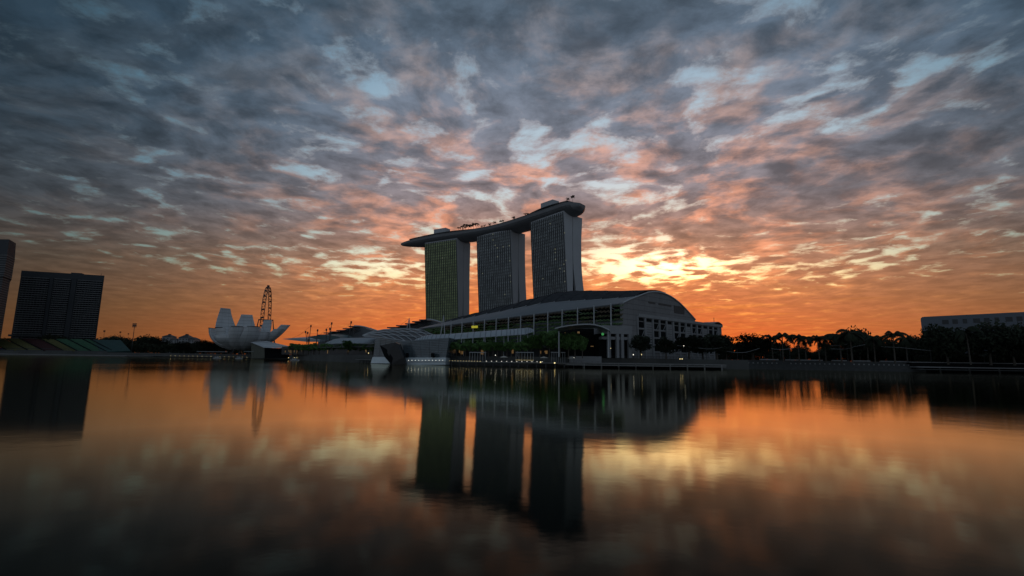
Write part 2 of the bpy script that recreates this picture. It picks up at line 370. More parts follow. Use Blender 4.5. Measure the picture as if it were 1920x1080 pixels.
# ------------------------------------------------------------------ hotel towers
def tower(b, u, v, W, vw, g0, g1, ve, L, glass, fin, lits, crop, label):
    b = Vector((*b, 0)); u = Vector((*u, 0)).normalized(); v = Vector((*v, 0)).normalized()
    TOP = 190.0
    root = thing('hotel_tower', label, 'tower', b + u * (L / 2) + v * (W / 2) + Vector((0, 0, 5)), 'three curved hotel towers')
    zs = [5, 30, 50, 70, 86, 100, 115, 130, 145, 160, 175, TOP]
    def leg(fa, fb, s0, s1, ztop):
        mb = MB(); rings = []
        for z in zs:
            z = min(z, ztop)
            rings.append([b + u * s0 + v * fa(z) + V3((0, 0), z), b + u * s0 + v * fb(z) + V3((0, 0), z), b + u * s1 + v * fb(z) + V3((0, 0), z), b + u * s1 + v * fa(z) + V3((0, 0), z)])
        return mb.loft(rings)
    leg(lambda z: vw(z) + 1.0, g0, 0, L, TOP).build('west_leg', M['tower_wall'], root)
    leg(g1, ve, 0, L, TOP - .3).build('east_leg', M['tower_wall'], root)
    leg(lambda z: g0(z) + .02, lambda z: g1(z) - .02, 3.0, L - 3.0, TOP - 6).build('atrium_glazing', M['black'], root)
    gl = MB(); rows = []
    NZ, NS = 42, 17
    for i in range(NZ + 1):
        z = lerp(5, TOP - 1, i / NZ); rows.append([b + u * lerp(1.2, L - 0.4, j / NS) + v * (vw(z) + 0.35) + V3((0, 0), z) for j in range(NS + 1)])
    gl.sheet(rows, v * 0.5); gp = gl.build('glass_curtain_wall', glass, root)
    fn = MB()
    for j in range(NS + 1):
        s = lerp(1.2, L - 0.4, j / NS)
        for z0, z1 in zip(zs, zs[1:]):
            w_ = 0.34
            fn.add([b + u * (s - w_) + v * (vw(z0) - 0.5) + V3((0, 0), z0), b + u * (s + w_) + v * (vw(z0) - 0.5) + V3((0, 0), z0), b + u * (s + w_) + v * (vw(z1) - 0.5) + V3((0, 0), z1), b + u * (s - w_) + v * (vw(z1) - 0.5) + V3((0, 0), z1),
                    b + u * (s - w_) + v * (vw(z0) + .3) + V3((0, 0), z0), b + u * (s + w_) + v * (vw(z0) + .3) + V3((0, 0), z0), b + u * (s + w_) + v * (vw(z1) + .3) + V3((0, 0), z1), b + u * (s - w_) + v * (vw(z1) + .3) + V3((0, 0), z1)],
                   [(0, 1, 2, 3), (0, 4, 5, 1), (3, 2, 6, 7), (0, 3, 7, 4), (1, 5, 6, 2)])
    fn.build('vertical_fins', M['dark'], gp)
    fl = MB()
    for i in range(NZ):
        z = lerp(5, TOP - 1, (i + .5) / NZ); a = b + u * 1.25 + v * (vw(z) - .15); c_ = b + u * (L - .5) + v * (vw(z) - .15)
        fl.prism([a, c_, c_ + v * .45, a + v * .45], z - .45, z + .45)
    fl.build('floor_bands', fin, gp)
    # roof edge and lit rooms
    MB().prism([b + u * .3 + v * (vw(TOP) + .8), b + u * (L - .3) + v * (vw(TOP) + .8), b + u * (L - .3) + v * (g0(TOP) - .3), b + u * .3 + v * (g0(TOP) - .3)], TOP, TOP + 1.6).build('roof_parapet', M['tower_wall'], root)
    x0, y0, k = crop
    for X_, Y_ in lits:
        px, py = x0 + X_ / k, y0 + Y_ / k; z = 120.0; nrm = Vector((-v.x, -v.y, 0))
        r_ = ray(px, py)
        for _ in range(6):
            p0 = b + v * (vw(z) - .3); t_ = (p0.x * v.x + p0.y * v.y) / (r_.x * v.x + r_.y * v.y); P_ = r_ * t_; z = P_.z + CAM_H
        s = (V3(P_, 0) - b).dot(u); s = 1.2 + (math.floor((s - 1.2) / ((L - 1.6) / NS)) + .5) * (L - 1.6) / NS
        dz = (TOP - 6) / NZ; z = 5 + dz * round((z - 5) / dz)
        q = b + u * s + v * (vw(z) - .05)
        MB().prism([q - u * .75, q + u * .75, q + u * .75 + v * .3, q - u * .75 + v * .3], z - .62, z + .62).build('lit_window', M['lit'], root)
    return root, b, u, v
p_ = lambda *pts: (lambda z: interp(z, pts))
T1 = tower((63.6, 600.6), (-.59, .81), (.72, .69), 39, p_((5, 11), (50, 9.5), (86, 7.5), (130, 4), (190, 0)), p_((5, 19.5), (190, 18.3)), p_((5, 50), (60, 33), (86, 26), (110, 21.5), (130, 19.4), (190, 19.0)),
           p_((5, 68), (60, 49), (86, 42.5), (110, 38.2), (130, 36.5), (160, 36.6), (190, 39)), 67, M['glass_blue'], M['fin'],
           [(235, 190), (375, 265), (380, 283), (285, 420), (285, 438), (280, 462), (285, 505), (388, 525), (388, 548), (336, 603), (390, 615), (147, 683), (392, 730)], (980, 380, 4.908),
           'right-hand and nearest of the three hotel towers, grey glass face, flaring legs')
T2 = tower((-3.6, 692.3), (-.765, .643), (.70, .715), 31, p_((5, 12), (50, 10), (86, 7.5), (130, 4), (190, 0)), p_((5, 18.5), (190, 17)), p_((5, 32), (60, 25), (86, 22), (120, 19), (150, 17.8), (190, 17.6)),
           p_((5, 50), (60, 41), (86, 36.5), (120, 33.5), (150, 32), (190, 31.5)), 68, M['glass_blue'], M['fin'],
           [(255, 160), (255, 215), (262, 268), (350, 278), (405, 288), (298, 310), (298, 374), (405, 418), (405, 440), (150, 545), (410, 570), (412, 635), (356, 755)], (880, 410, 5.4),
           'middle hotel tower of the three, dark grey glass face with scattered lit rooms')
T3 = tower((-88.5, 751.5), (-.845, .535), (.62, .785), 31, p_((5, 12), (50, 10.5), (86, 8.5), (130, 5), (190, 0)), p_((5, 19.5), (190, 16.5)), p_((5, 23), (80, 21), (130, 18), (190, 17.0)),
           p_((5, 36), (86, 33.5), (140, 32), (190, 32)), 67, M['glass_green_reflect'], M['fin_green_reflect'],
           [(240, 76), (160, 555), (305, 265)], (780, 440, 6.0),
           'left-hand hotel tower with a green reflection painted on its glass face, under the pointed overhang')

# sky deck
def cen(t, L, W):
    _, b, u, v = t; return b + u * (L / 2) + v * (W / 2)
c1, c2, c3 = cen(T1, 67, 33), cen(T2, 68, 31), cen(T3, 67, 31)
e1 = c1 - T1[2] * 49; tipz = at(752, 451, 838); tip = V3(tipz, 0)
ctrl = [tip, c3 + T3[2] * 30, c3, c2, c1, e1]
def cr_pt(t):
    n = len(ctrl) - 1; i = min(int(t * n), n - 1); f = t * n - i
    p = [ctrl[max(i - 1, 0)], ctrl[i], ctrl[i + 1], ctrl[min(i + 2, n)]]
    return 0.5 * ((2 * p[1]) + (p[2] - p[0]) * f + (2 * p[0] - 5 * p[1] + 4 * p[2] - p[3]) * f * f + (3 * p[1] - p[0] - 3 * p[2] + p[3]) * f ** 3)
SK = [cr_pt(i / 240) for i in range(241)]
ln = [0]
for a, b_ in zip(SK, SK[1:]): ln.append(ln[-1] + (b_ - a).length)
LT = ln[-1]
def sk(d):
    for i in range(240):
        if d <= ln[i + 1]:
            f = (d - ln[i]) / (ln[i + 1] - ln[i]); p = SK[i].lerp(SK[i + 1], f); t_ = (SK[i + 1] - SK[i]).normalized(); return p, t_
    return SK[-1], (SK[-1] - SK[-2]).normalized()
ZD = 200.5
skyp = thing('sky_park', 'long curved ship-like roof deck resting across all three hotel towers', 'roof deck', c2 + Vector((0, 0, 190)))
def hw(d):
    a = min(1.0, d / 95.0); e = max(0.0, LT - d); b_ = min(1.0, e / 16.0)
    return 19.0 * math.sin(a * math.pi / 2) ** 0.75 * max(0.02, math.sqrt(max(0.0, 1 - (1 - b_) ** 2))) + 0.15
hull = MB(); rings = []
NH = 90
for i in range(NH + 1):
    d = LT * i / NH; p, t_ = sk(d); n_ = Vector((t_.y, -t_.x, 0)); h = hw(d)
    if (n_.y) > 0: n_ = -n_                       # n_ points to the bay
    dep = 12.5 * min(1, (d / 80.0) ** 0.6 + .08) * (min(1.0, (LT - d) / 14.0) ** 0.4 if d < LT else 0.0) + .5
    if d > LT - 1e-3: dep = 3.0
    ring = [p - n_ * h * c_ + V3((0, 0), ZD - dep * s_) for c_, s_ in [(math.cos(a), max(0, math.sin(a)) ** 0.85) for a in [math.pi * q / 14 for q in range(15)]]]
    ring += [p + n_ * h * 1.02 + V3((0, 0), ZD + 1.1), p - n_ * h * 1.02 + V3((0, 0), ZD + 1.1)]
    rings.append(ring)
hull.loft(rings); hull.build('hull', M['hull'], skyp, smooth=False)
def sk_strip(d0, d1, o0, o1, z0, z1, name, mt, n=14, arch=0.0):
    mb = MB(); rg = []
    for i in range(n + 1):
        d = lerp(d0, d1, i / n); p, t_ = sk(d); n_ = Vector((t_.y, -t_.x, 0))
        if n_.y > 0: n_ = -n_
        k = math.sin(math.pi * i / n) * arch
        rg.append([p + n_ * o0 + V3((0, 0), z0 + k), p + n_ * o1 + V3((0, 0), z0 + k), p + n_ * o1 + V3((0, 0), z1 + k), p + n_ * o0 + V3((0, 0), z1 + k)])
    mb.loft(rg); return mb.build(name, mt, skyp)
sk_strip(28, 175, -9, 9, ZD + 3.0, ZD + 4.0, 'roof_canopy', M['dark'], 24, 2.6)
sk_strip(95, 190, -8, 6, ZD + 1.2, ZD + 4.0, 'restaurant_block', M['hull'], 12)
sk_strip(LT - 92, LT - 12, -10, 11, ZD + 4.2, ZD + 5.3, 'roof_canopy', M['dark'], 16, 2.6)
sk_strip(LT - 84, LT - 16, -8, 8, ZD + 1.2, ZD + 4.4, 'restaurant_block', M['dark'], 12)
# lift cores standing on the deck
def px_d(px):
    return min(range(0, int(LT)), key=lambda d: abs(hproj(V3(sk(d)[0], ZD))[0] - px))
for pxa, pxb, hgt in ((816, 838, 17.0), (1018, 1040, 19.5)):
    sk_strip(px_d(pxa), px_d(pxb), -8, 4, ZD + 1.2, ZD + hgt - 2, 'lift_core', M['tower_wall'], 4)
# V struts over each tower
for (root, b, u, v), offs in ((T1, (9, 24)), (T2, (10, 23)), (T3, (9, 23))):
    for o_ in offs:
        q = b + u * 3 + v * o_; q2 = b + u * 62 + v * o_
        for qq in (q, q2):
            mb = MB(); mb.tube([qq + V3((0, 0), 188), qq + u * 1 - v * 4 + V3((0, 0), 199)], .8); mb.tube([qq + V3((0, 0), 188), qq + u * 1 + v * 4 + V3((0, 0), 199)], .8)
            mb.build('v_strut', M['tower_wall'], root)
    MB().prism([b + u * 6 + v * 6, b + u * 61 + v * 6, b + u * 61 + v * 25, b + u * 6 + v * 25], 188, 193.5).build('rooftop_plant_room', M['black'], root)

# ------------------------------------------------------------------ trees
random.seed(7)
def crown_mb(rx, rz, cz, clumps, leaves, ls, seed, flat=1.0):
    rnd = random.Random(seed); mb = MB()
    for c_ in range(clumps):
        while True:
            a, b_, g = rnd.uniform(-1, 1), rnd.uniform(-1, 1), rnd.uniform(-1, 1)
            if .25 < a * a + b_ * b_ + g * g < 1: break
        cx_, cy_, czz = a * rx * .78, b_ * rx * .78, cz + g * rz * .75 * (flat if g < 0 else 1)
        rr = rnd.uniform(.22, .42) * rx
        for _ in range(leaves):
            d = Vector((rnd.gauss(0, 1), rnd.gauss(0, 1), rnd.gauss(0, 1))).normalized() * rr * rnd.uniform(.55, 1.05)
            p = Vector((cx_, cy_, czz)) + Vector((d.x, d.y, d.z * .75))
            n1 = Vector((rnd.gauss(0, 1), rnd.gauss(0, 1), rnd.gauss(0, 1))).normalized(); n2 = n1.orthogonal().normalized(); s_ = ls * rnd.uniform(.6, 1.3)
            n1 = n1 * s_; n2 = n2 * s_ * .6
            mb.add([p - n1, p - n2, p + n1, p + n2], [(0, 1, 2, 3)])
    return mb
def make_tree(name, label, h, rx, seed, leafm, clumps=26, leaves=60, ls=.45, cat='tree', low=.30):
    root = thing(name, label, cat, (0, 0, 0)); rnd = random.Random(seed)
    tk = MB(); tk.tube([(0, 0, -.5), (.1, 0, h * .3), (.0, .1, h * .62)], [h * .035, h * .026, h * .014], 7)
    for k in range(6):
        a = k * 1.05 + rnd.random(); z = h * rnd.uniform(.25, .42)
        tk.tube([(0, 0, z), (math.cos(a) * rx * .4, math.sin(a) * rx * .4, z + h * .2), (math.cos(a) * rx * .7, math.sin(a) * rx * .7, z + h * .32)], [h * .014, h * .009, h * .004], 5)
    tk.build('trunk', M['bark'], root)
    cz = h * (1 + low) / 2; crown_mb(rx, h * (1 - low) / 2, cz, clumps, leaves, ls, seed).build('crown', leafm, root)
    return root
def make_palm(name, label, h, fr, seed, nf=15):
    root = thing(name, label, 'palm tree', (0, 0, 0)); rnd = random.Random(seed)
    lean = rnd.uniform(-.4, .4); MB().tube([(0, 0, -.5), (lean * .3, 0, h * .5), (lean, 0, h)], [.28, .2, .16], 7).build('trunk', M['bark'], root)
    mb = MB()
    for k in range(nf):
        a = 2 * math.pi * k / nf + rnd.uniform(-.2, .2); e0 = rnd.uniform(.1, 1.25); L_ = fr * rnd.uniform(.85, 1.15); p = Vector((lean, 0, h)); pts = [p.copy()]; el_ = e0
        for q in range(9):
            p = p + Vector((math.cos(a) * math.cos(el_), math.sin(a) * math.cos(el_), math.sin(el_))) * L_ / 9; pts.append(p.copy()); el_ -= rnd.uniform(.2, .3)
        mb.tube(pts, [.12 * (1 - i / 11) for i in range(10)], 4)
        sd_ = Vector((-math.sin(a), math.cos(a), 0))
        for i in range(1, 10):
            for half in (0, .5):
                c_ = pts[i - 1].lerp(pts[i], 1 - half); d = (pts[i] - pts[i - 1]).normalized(); ll = fr * .23 * math.sin(math.pi * min(1, (i - half) / 9.6)) + .15
                for s_ in (-1, 1):
                    t_ = c_ + sd_ * s_ * ll * .75 + d * ll * .35 + Vector((0, 0, -ll * .75)); w2 = d * .22
                    mb.add([c_ - w2, c_ + w2, t_ + w2 * .3, t_ - w2 * .3], [(0, 1, 2, 3)])
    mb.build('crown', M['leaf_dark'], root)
    return root
# ------------------------------------------------------------------ convention hall (arched gable, long louvred front)
UP = Vector((0, 0, 1))
E0 = Vector((60.0, 265.0, 0)); ed = Vector((-.838, .545, 0)).normalized(); gd = Vector((.73, .684, 0)).normalized()
def g_s(px, s_off=0):
    """distance along the gable wall of photo column px (near horizon row 620)"""
    r_ = ray(px, 620); n_ = Vector((-gd.y, gd.x, 0)); o = E0
    k = (o.x * n_.x + o.y * n_.y) / (r_.x * n_.x + r_.y * n_.y); return (Vector((r_.x * k, r_.y * k, 0)) - o).dot(gd)
def g_pt(s, off=0.0): return E0 + gd * s - ed * off          # off > 0: proud of the wall
def g_z(px, py, off=0.0):
    q = g_pt(g_s(px), off); return zpix(q.x, q.y, py)
hall = thing('convention_hall', 'big grey hall with arched gable, stepped curved roof and louvred front, right of the towers', 'convention hall', E0 + gd * 50 + ed * 50 + V3((0, 0), 5))
arch_px = [(1167, 569), (1176, 564.5), (1184, 561), (1192, 558), (1200, 555), (1208, 552), (1216, 549), (1225, 548), (1235, 548.3), (1244, 550), (1252, 553), (1260, 557), (1268, 562.5), (1276, 569), (1284, 577), (1292, 586), (1299, 594), (1304, 600)]
arch = [(g_s(px), g_z(px, py)) for px, py in arch_px]
S_AP = max(arch, key=lambda q: q[1])[0]; Z_AP = max(q[1] for q in arch); S_END = g_s(1353)
corn = lambda s: lerp(g_z(1190, 588), g_z(1350, 610), (s - g_s(1190)) / (g_s(1350) - g_s(1190)))
S_ARC = arch[-1][0]
gab = [g_pt(0) + UP * 5] + [g_pt(s) + UP * z for s, z in arch] + [g_pt(S_ARC + .5) + UP * corn(S_ARC), g_pt(S_END) + UP * corn(S_END), g_pt(S_END) + UP * 5]
MB().slab(gab, ed * 1.2).build('gable_wall', M['gable'], hall)
# roof surface
HL = 152.0
eave_t = lambda t: lerp(arch[0][1], zpix(*(E0 + ed * 116).xy, 608), t / 116)
sil = [(845, 613), (876, 600.5), (899, 594.5), (924, 588), (947, 582), (970, 575), (993, 571), (1012, 564), (1034, 559.5), (1057, 553.5), (1073, 549.5), (1101, 548), (1136, 548.2), (1180, 549), (1235, 548)]
def ridge_t(t):
    q = E0 + gd * S_AP + ed * t; px = hproj((q.x, q.y, 40))[0]; return zpix(q.x, q.y, interp(px, sil) + 1.5)
def roof_z(t, s):
    e_, r_ = eave_t(t), ridge_t(t); pz = interp(s, arch)
    if s <= S_AP: return e_ + (r_ - e_) * (pz - arch[0][1]) / (Z_AP - arch[0][1])
    return r_ - (Z_AP - pz) * .95
ss = [a[0] for a in arch]
g = [[E0 + ed * (1.25 + t) + gd * s + UP * roof_z(t, s) for s in ss] for t in [HL * i / 26 for i in range(27)]]
MB().sheet(g, (0, 0, -1.0)).build('roof_shell', M['shell'], hall, smooth=False)
for i in range(14):                                     # overlapping dark roof blades along the ridge
    t0 = HL * .96 * i / 14 - .5; t1 = t0 + HL / 14 * 1.08; n = 6; rr = []
    for j in range(n + 1):
        s = lerp(S_AP * .34, S_AP * 1.12, j / n)
        rr.append([E0 + ed * (t0 + 1.3) + gd * s + UP * (roof_z(max(t0, 0), s) + 1.0 - .9 * (j < 1)), E0 + ed * t1 + gd * s + UP * (roof_z(t1, s) + .2 - .9 * (j < 1) + .6)])
    bl = MB(); bl.sheet(rr, (0, 0, .35)); ob = bl.build('roof_blade', M['blade'], hall)
    fr = MB(); fr.tube([rr[0][0] + UP * .2, rr[n][0] + UP * .3], .28, 5); fr.tube([rr[0][0], rr[0][1]], .18, 5); fr.build('blade_edge', M['steel'], ob)
# long louvred front: back wall, blades per bay, masts
FZ = 14.0
MB().sheet([[E0 + ed * (t + .5) + gd * 5 + UP * 5, E0 + ed * (t + .5) + gd * 3 + UP * (eave_t(t) - .4)] for t in (1, 40, 80, 120, 150)], gd * 1.0).build('front_glazing', M['black'], hall)
MB().sheet([[E0 + ed * t - gd * .8 + UP * (eave_t(t) - .3), E0 + ed * t + gd * 2.5 + UP * (eave_t(t) + .35)] for t in [1.3 + 150 * i / 12 for i in range(13)]], UP * .5).build('eave_gutter', M['shell'], hall)
random.seed(3)
mast_px = [1146, 1114, 1083, 1054, 1027, 1001, 976, 953, 930, 908, 887, 866, 845.5]
def f_t(px):
    r_ = ray(px, 620); n_ = Vector((-ed.y, ed.x, 0)); o = E0 - gd * 2.5
    k = (o.x * n_.x + o.y * n_.y) / (r_.x * n_.x + r_.y * n_.y); return (Vector((r_.x * k, r_.y * k, 0)) - o).dot(ed)
mts = [f_t(px) for px in mast_px]
for k, t in enumerate(mts):
    q = E0 + ed * t - gd * 2.5; zt = interp(mast_px[k], [(845, 604), (866, 603.5), (908, 599), (953, 594.6), (1001, 589), (1054, 580), (1114, 573), (1146, 569)]); zt = zpix(q.x, q.y, zt)
    mb = MB(); mb.tube([q + UP * 12, q + UP * zt], .34, 7); mb.tube([q + UP * (zt - 2.2), q + gd * 5 + UP * (zt - 3.2)], .16, 5)
    mb.build('mast', M['steel'], hall)
bays = [-1.0] + mts + [mts[-1] + 9, mts[-1] + 18, mts[-1] + 27]
for k in range(len(bays) - 1):
    t0, t1 = bays[k] + .4, bays[k + 1] - .4; zt = eave_t((t0 + t1) / 2) - 1.5; mb = MB(); mc = MB(); n = 9
    for i in range(n):
        z = lerp(13, zt, i / (n - 1)); o_ = 2.2 * (1 - i / n) + random.uniform(-.2, .2)
        tgt = mc if (i > n * .55 and random.random() < .65) else mb
        for j in range(4):
            a, b_ = lerp(t0, t1, j / 4), lerp(t0, t1, (j + 1) / 4); A, B = E0 + ed * a - gd * o_, E0 + ed * b_ - gd * o_
            tgt.slab([A + UP * (z + .75), B + UP * (z - .15), B + UP * (z - .15) + gd * 1.0, A + UP * (z + .75) + gd * 1.0], (0, 0, .4))
    ob = mb.build('louvre_bay', M['louvre_green'], hall)
    if mc.v: mc.build('brown_louvres', M['terra'], ob)
    gr = MB(); rnd = random.Random(k)
    for _ in range(int(34 * (t1 - t0))):
        t = rnd.uniform(t0, t1); z = rnd.choice([lerp(13, zt, i / 8) for i in range(7)]) + rnd.uniform(-.2, .9); p = E0 + ed * t - gd * (2.0 * (1 - (z - 13) / 18) + rnd.uniform(-.2, .5)) + UP * z
        n1 = Vector((rnd.gauss(0, 1), rnd.gauss(0, 1), rnd.gauss(0, 1))).normalized(); n2 = n1.orthogonal() * .3; n1 = n1 * .5; gr.add([p - n1, p - n2, p + n1, p + n2], [(0, 1, 2, 3)])
    gr.build('planting', M['leaf'], ob)
# yellow banner on the front
q = E0 + ed * f_t(891); z = zpix(q.x, q.y, 613.5); MB().prism([q - gd * 3 - ed * 2.2, q - gd * 3 + ed * 2.6, q - gd * 2.7 + ed * 2.6, q - gd * 2.7 - ed * 2.2], z - .7, z + .8).build('banner', M['yellow_sign'], hall)
# gable details
def gbox(name, mt, x0, x1, y0, y1, off, th, par=hall, lab=None):
    s0, s1 = g_s(x0), g_s(x1); xm = (x0 + x1) / 2
    z1, z0 = g_z(xm, y0, off), g_z(xm, y1, off); A, B = g_pt(s0, off), g_pt(s1, off)
    o = MB().prism([A, B, B + ed * th, A + ed * th], z0, z1).build(name, mt, par)
    if lab: o['label'] = lab
    return o
gbox('vent', M['dark'], 1217, 1230, 566, 569.5, .12, .5); gbox('vent', M['dark'], 1236, 1260, 570, 573.5, .12, .5)
gbox('gable_screen', M['dark'], 1265, 1284, 574, 588, .2, .7, lab='large dark rectangular panel high on the gable')
MB().tube([g_pt(s, .3) + UP * (z + .25) for s, z in arch], .45, 5).build('arch_rim', M['steel'], hall)
s0 = g_s(1168)
MB().prism([g_pt(g_s(1196), .9), g_pt(S_END, .9), g_pt(S_END, .02), g_pt(g_s(1196), .02)], [corn(g_s(1196)) - 1.6, corn(S_END) - 1.4] * 1 + [corn(S_END) - 1.4, corn(g_s(1196)) - 1.6], [corn(g_s(1196)) + .3, corn(S_END) + .3, corn(S_END) + .3, corn(g_s(1196)) + .3]).build('cornice', M['concrete'], hall)
cols = [(1195.7, 1207.5, 'w'), (1210.3, 1222, 'p'), (1224.2, 1234.6, 'w'), (1236.7, 1247.8, 'w'), (1249.9, 1259.6, 'p'), (1263, 1272, 'w'), (1274.2, 1283.9, 'w'), (1286, 1294.3, 'p'), (1296.4, 1304.7, 'w'), (1306.8, 1315, 'w'), (1317.2, 1325.6, 'p'), (1327.6, 1335.3, 'w'), (1336.7, 1344.3, 'w')]
zc = lambda s: corn(s)
for x0, x1, k in cols:
    a, b_ = g_s(x0), g_s(x1); zz = zc((a + b_) / 2)
    rows = [(-2.0, -3.6), (-4.2, -8.0), (-8.7, -12.6), (-13.3, -16.8), (-17.5, -20.8)]
    for i, (u_, l_) in enumerate(rows):
        if k == 'p' and i not in (0, 3): continue
        A, B = g_pt(a, .06), g_pt(b_, .06)
        w_ = MB().prism([A, B, B + ed * .5, A + ed * .5], zz + l_, zz + u_).build('window', M['black'], hall)
        if k == 'w' and i:
            C = g_pt((a + b_) / 2, .14); fr = MB(); fr.prism([g_pt(a, .5), g_pt(b_, .5), g_pt(b_, .08), g_pt(a, .08)], zz + l_ - .35, zz + l_ + .35)
            if (i + int(x0)) % 2: fr.tube([g_pt(lerp(a, b_, .55), .3) + UP * (zz + l_), g_pt(lerp(a, b_, .95), .3) + UP * (zz + u_ - .3)], .2, 4)
            fr.build('sill', M['concrete'], w_)
for x in (1194.4, 1208.9, 1223.1, 1235.6, 1248.8, 1261.5, 1273.1, 1285, 1295.4, 1305.8, 1316.1, 1326.6, 1336, 1345.6):
    s = g_s(x); MB().prism([g_pt(s - .55, .75), g_pt(s + .55, .75), g_pt(s + .55, .03), g_pt(s - .55, .03)], 5, corn(s) - 1.7).build('pilaster', M['concrete'], hall)
for x0, x1 in ((1210.3, 1222), (1249.9, 1259.6), (1286, 1294.3), (1317.2, 1325.6)):
    a, b_ = g_s(x0), g_s(x1); zz = zc(a); mb = MB()
    for i in range(9): mb.prism([g_pt(a + .5, .3), g_pt(b_ - .5, .3), g_pt(b_ - .5, .08), g_pt(a + .5, .08)], zz - 5.2 - i * 1.45 * .98, zz - 4.2 - i * 1.45 * .98)
    mb.build('panel_grille', M['concrete'], hall)
# open frame and mast at the far right end
q0, q1 = g_pt(g_s(1346), -.5), g_pt(S_END, -.5)
MB().prism([q1 - gd * 1.2, q1, q1 + ed * 8, q1 + ed * 8 - gd * 1.2], 5, corn(S_END) - .2).build('corner_post', M['dark'], hall)
MB().tube([g_pt(g_s(1348), -3) + UP * corn(S_END), g_pt(g_s(1348), -3) + UP * (corn(S_END) + 5.5)], .18, 5).build('roof_mast', M['dark'], hall)
MB().sheet([[g_pt(lerp(g_s(1338), S_END + 1, i / 6), o_) + UP * (corn(S_END) + .3 + 1.6 * math.sin(math.pi * i / 6)) for o_ in (.5, -8)] for i in range(7)], UP * .4).build('end_canopy', M['shell'], hall)
MB().prism([g_pt(0, -.1) + ed * .9, g_pt(g_s(1345), -1.2), g_pt(g_s(1345), -1.2) + ed * 120, E0 + ed * 130 + gd * 6], 5, 26).build('hall_block', M['shell'], hall)
# portico in front of the near corner
pr = thing('portico', 'pale square-columned porch with dark openings at the foot of the big hall', 'portico', at(1155, 668, 246) * 1)
pr.location.z = 5
pa, pb = Vector((*at(1129, 660, 247).xy, 0)), Vector((*at(1186, 660, 251).xy, 0)); pd = (pb - pa).normalized(); pn = Vector((pd.y, -pd.x, 0)); PL = (pb - pa).length
if pn.y > 0: pn = -pn
zt = zpix(pa.x, pa.y, 609.5)
MB().prism([pa, pb, pb - pn * 10, pa - pn * 10], zt - 4.2, zt).build('fascia', M['concrete'], pr)
MB().prism([pa - pn * 4, pb - pn * 4, pb - pn * 9, pa - pn * 9], 5, zt - 4.25).build('porch_shade_block', M['black'], pr)  # solid near-black block, its colour stands in for shade behind the columns
MB().prism([pa - pn * .4, pb - pn * .4, pb - pn * 3.9, pa - pn * 3.9], 14.2, 15.6).build('beam', M['concrete'], pr)
for x in (1142, 1158.5, 1168, 1183):
    t = (at(x, 660, 249).x - pa.x) / pd.x; MB().prism([pa + pd * (t - .75) + pn * .25, pa + pd * (t + .75) + pn * .25, pa + pd * (t + .75) - pn * 1.6, pa + pd * (t - .75) - pn * 1.6], 5, zt - 4.3).build('column', M['concrete'], pr)

# ------------------------------------------------------------------ stepped-roof halls further left
def step_hall(label, Y0, Y1, steps, archp, ybase, matw='shell'):
    """steps: (px, py) of each roof step, left to right; archp: curved end profile"""
    root = thing('stepped_roof_hall', label, 'hall', at(steps[len(steps) // 2][0], ybase, (Y0 + Y1) / 2)); root.location.z = 5
    prof = [at(x, y + 2, lerp(Y0, Y1, i / (len(steps) + len(archp)))) for i, (x, y) in enumerate(steps + archp)]
    base = [Vector((p.x, p.y, 5)) for p in (prof[-1], prof[0])]
    MB().slab(prof + base, (0, 40, 0)).build('end_wall', M[matw], root)
    for i, (x, y) in enumerate(steps):
        Yd = lerp(Y0, Y1, i / len(steps)); x2 = (steps[i + 1][0] if i + 1 < len(steps) else archp[0][0]); p, q = at(x - 2.5, y, Yd - 6), at(x2 + 1.5, y - .3, Yd - 6)
        ob = MB().slab([p, q, q + Vector((3, 46, 1)), p + Vector((3, 46, 1))], (0, 0, .9)).build('roof_blade', M['dark'], root)
        MB().tube([p + UP * .5 + Vector((0, -.2, 0)), q + UP * .5 + Vector((0, -.2, 0))], .3, 4).build('blade_edge', M['shell'], ob)
    MB().tube([at(x, y, lerp(Y0, Y1, .9) - 8) for x, y in archp], .75, 6).build('arch_rim', M['steel'], root)
    for i in range(5):
        a = at(steps[-1][0] - 25 - i * 9, ybase - 3, Y0 - 4); MB().tube([at(steps[-1][0] - 40 + i * 5, ybase, Y0 - 2), at(archp[0][0] - 4 + i * 4, archp[0][1] + 4 + i, Y1 - 8)], .3, 4).build('roof_rib', M['dark'], root)
    return root
step_hall('dark stepped roof climbing to the foot of the left-hand tower', 430, 400, [(728, 615), (745, 611.5), (762, 608), (775, 604), (788, 601)], [(800, 599), (808, 599.3), (818, 601.5), (830, 605.5), (842, 610), (852, 616)], 634)
step_hall('smaller stepped roof hall farther left, behind the glass pavilion', 500, 470, [(597, 629), (609, 625), (621, 623), (633, 620.5), (645, 617), (656, 613)], [(664, 611), (674, 611.3), (684, 613), (694, 616), (704, 619), (714, 622.5)], 640)
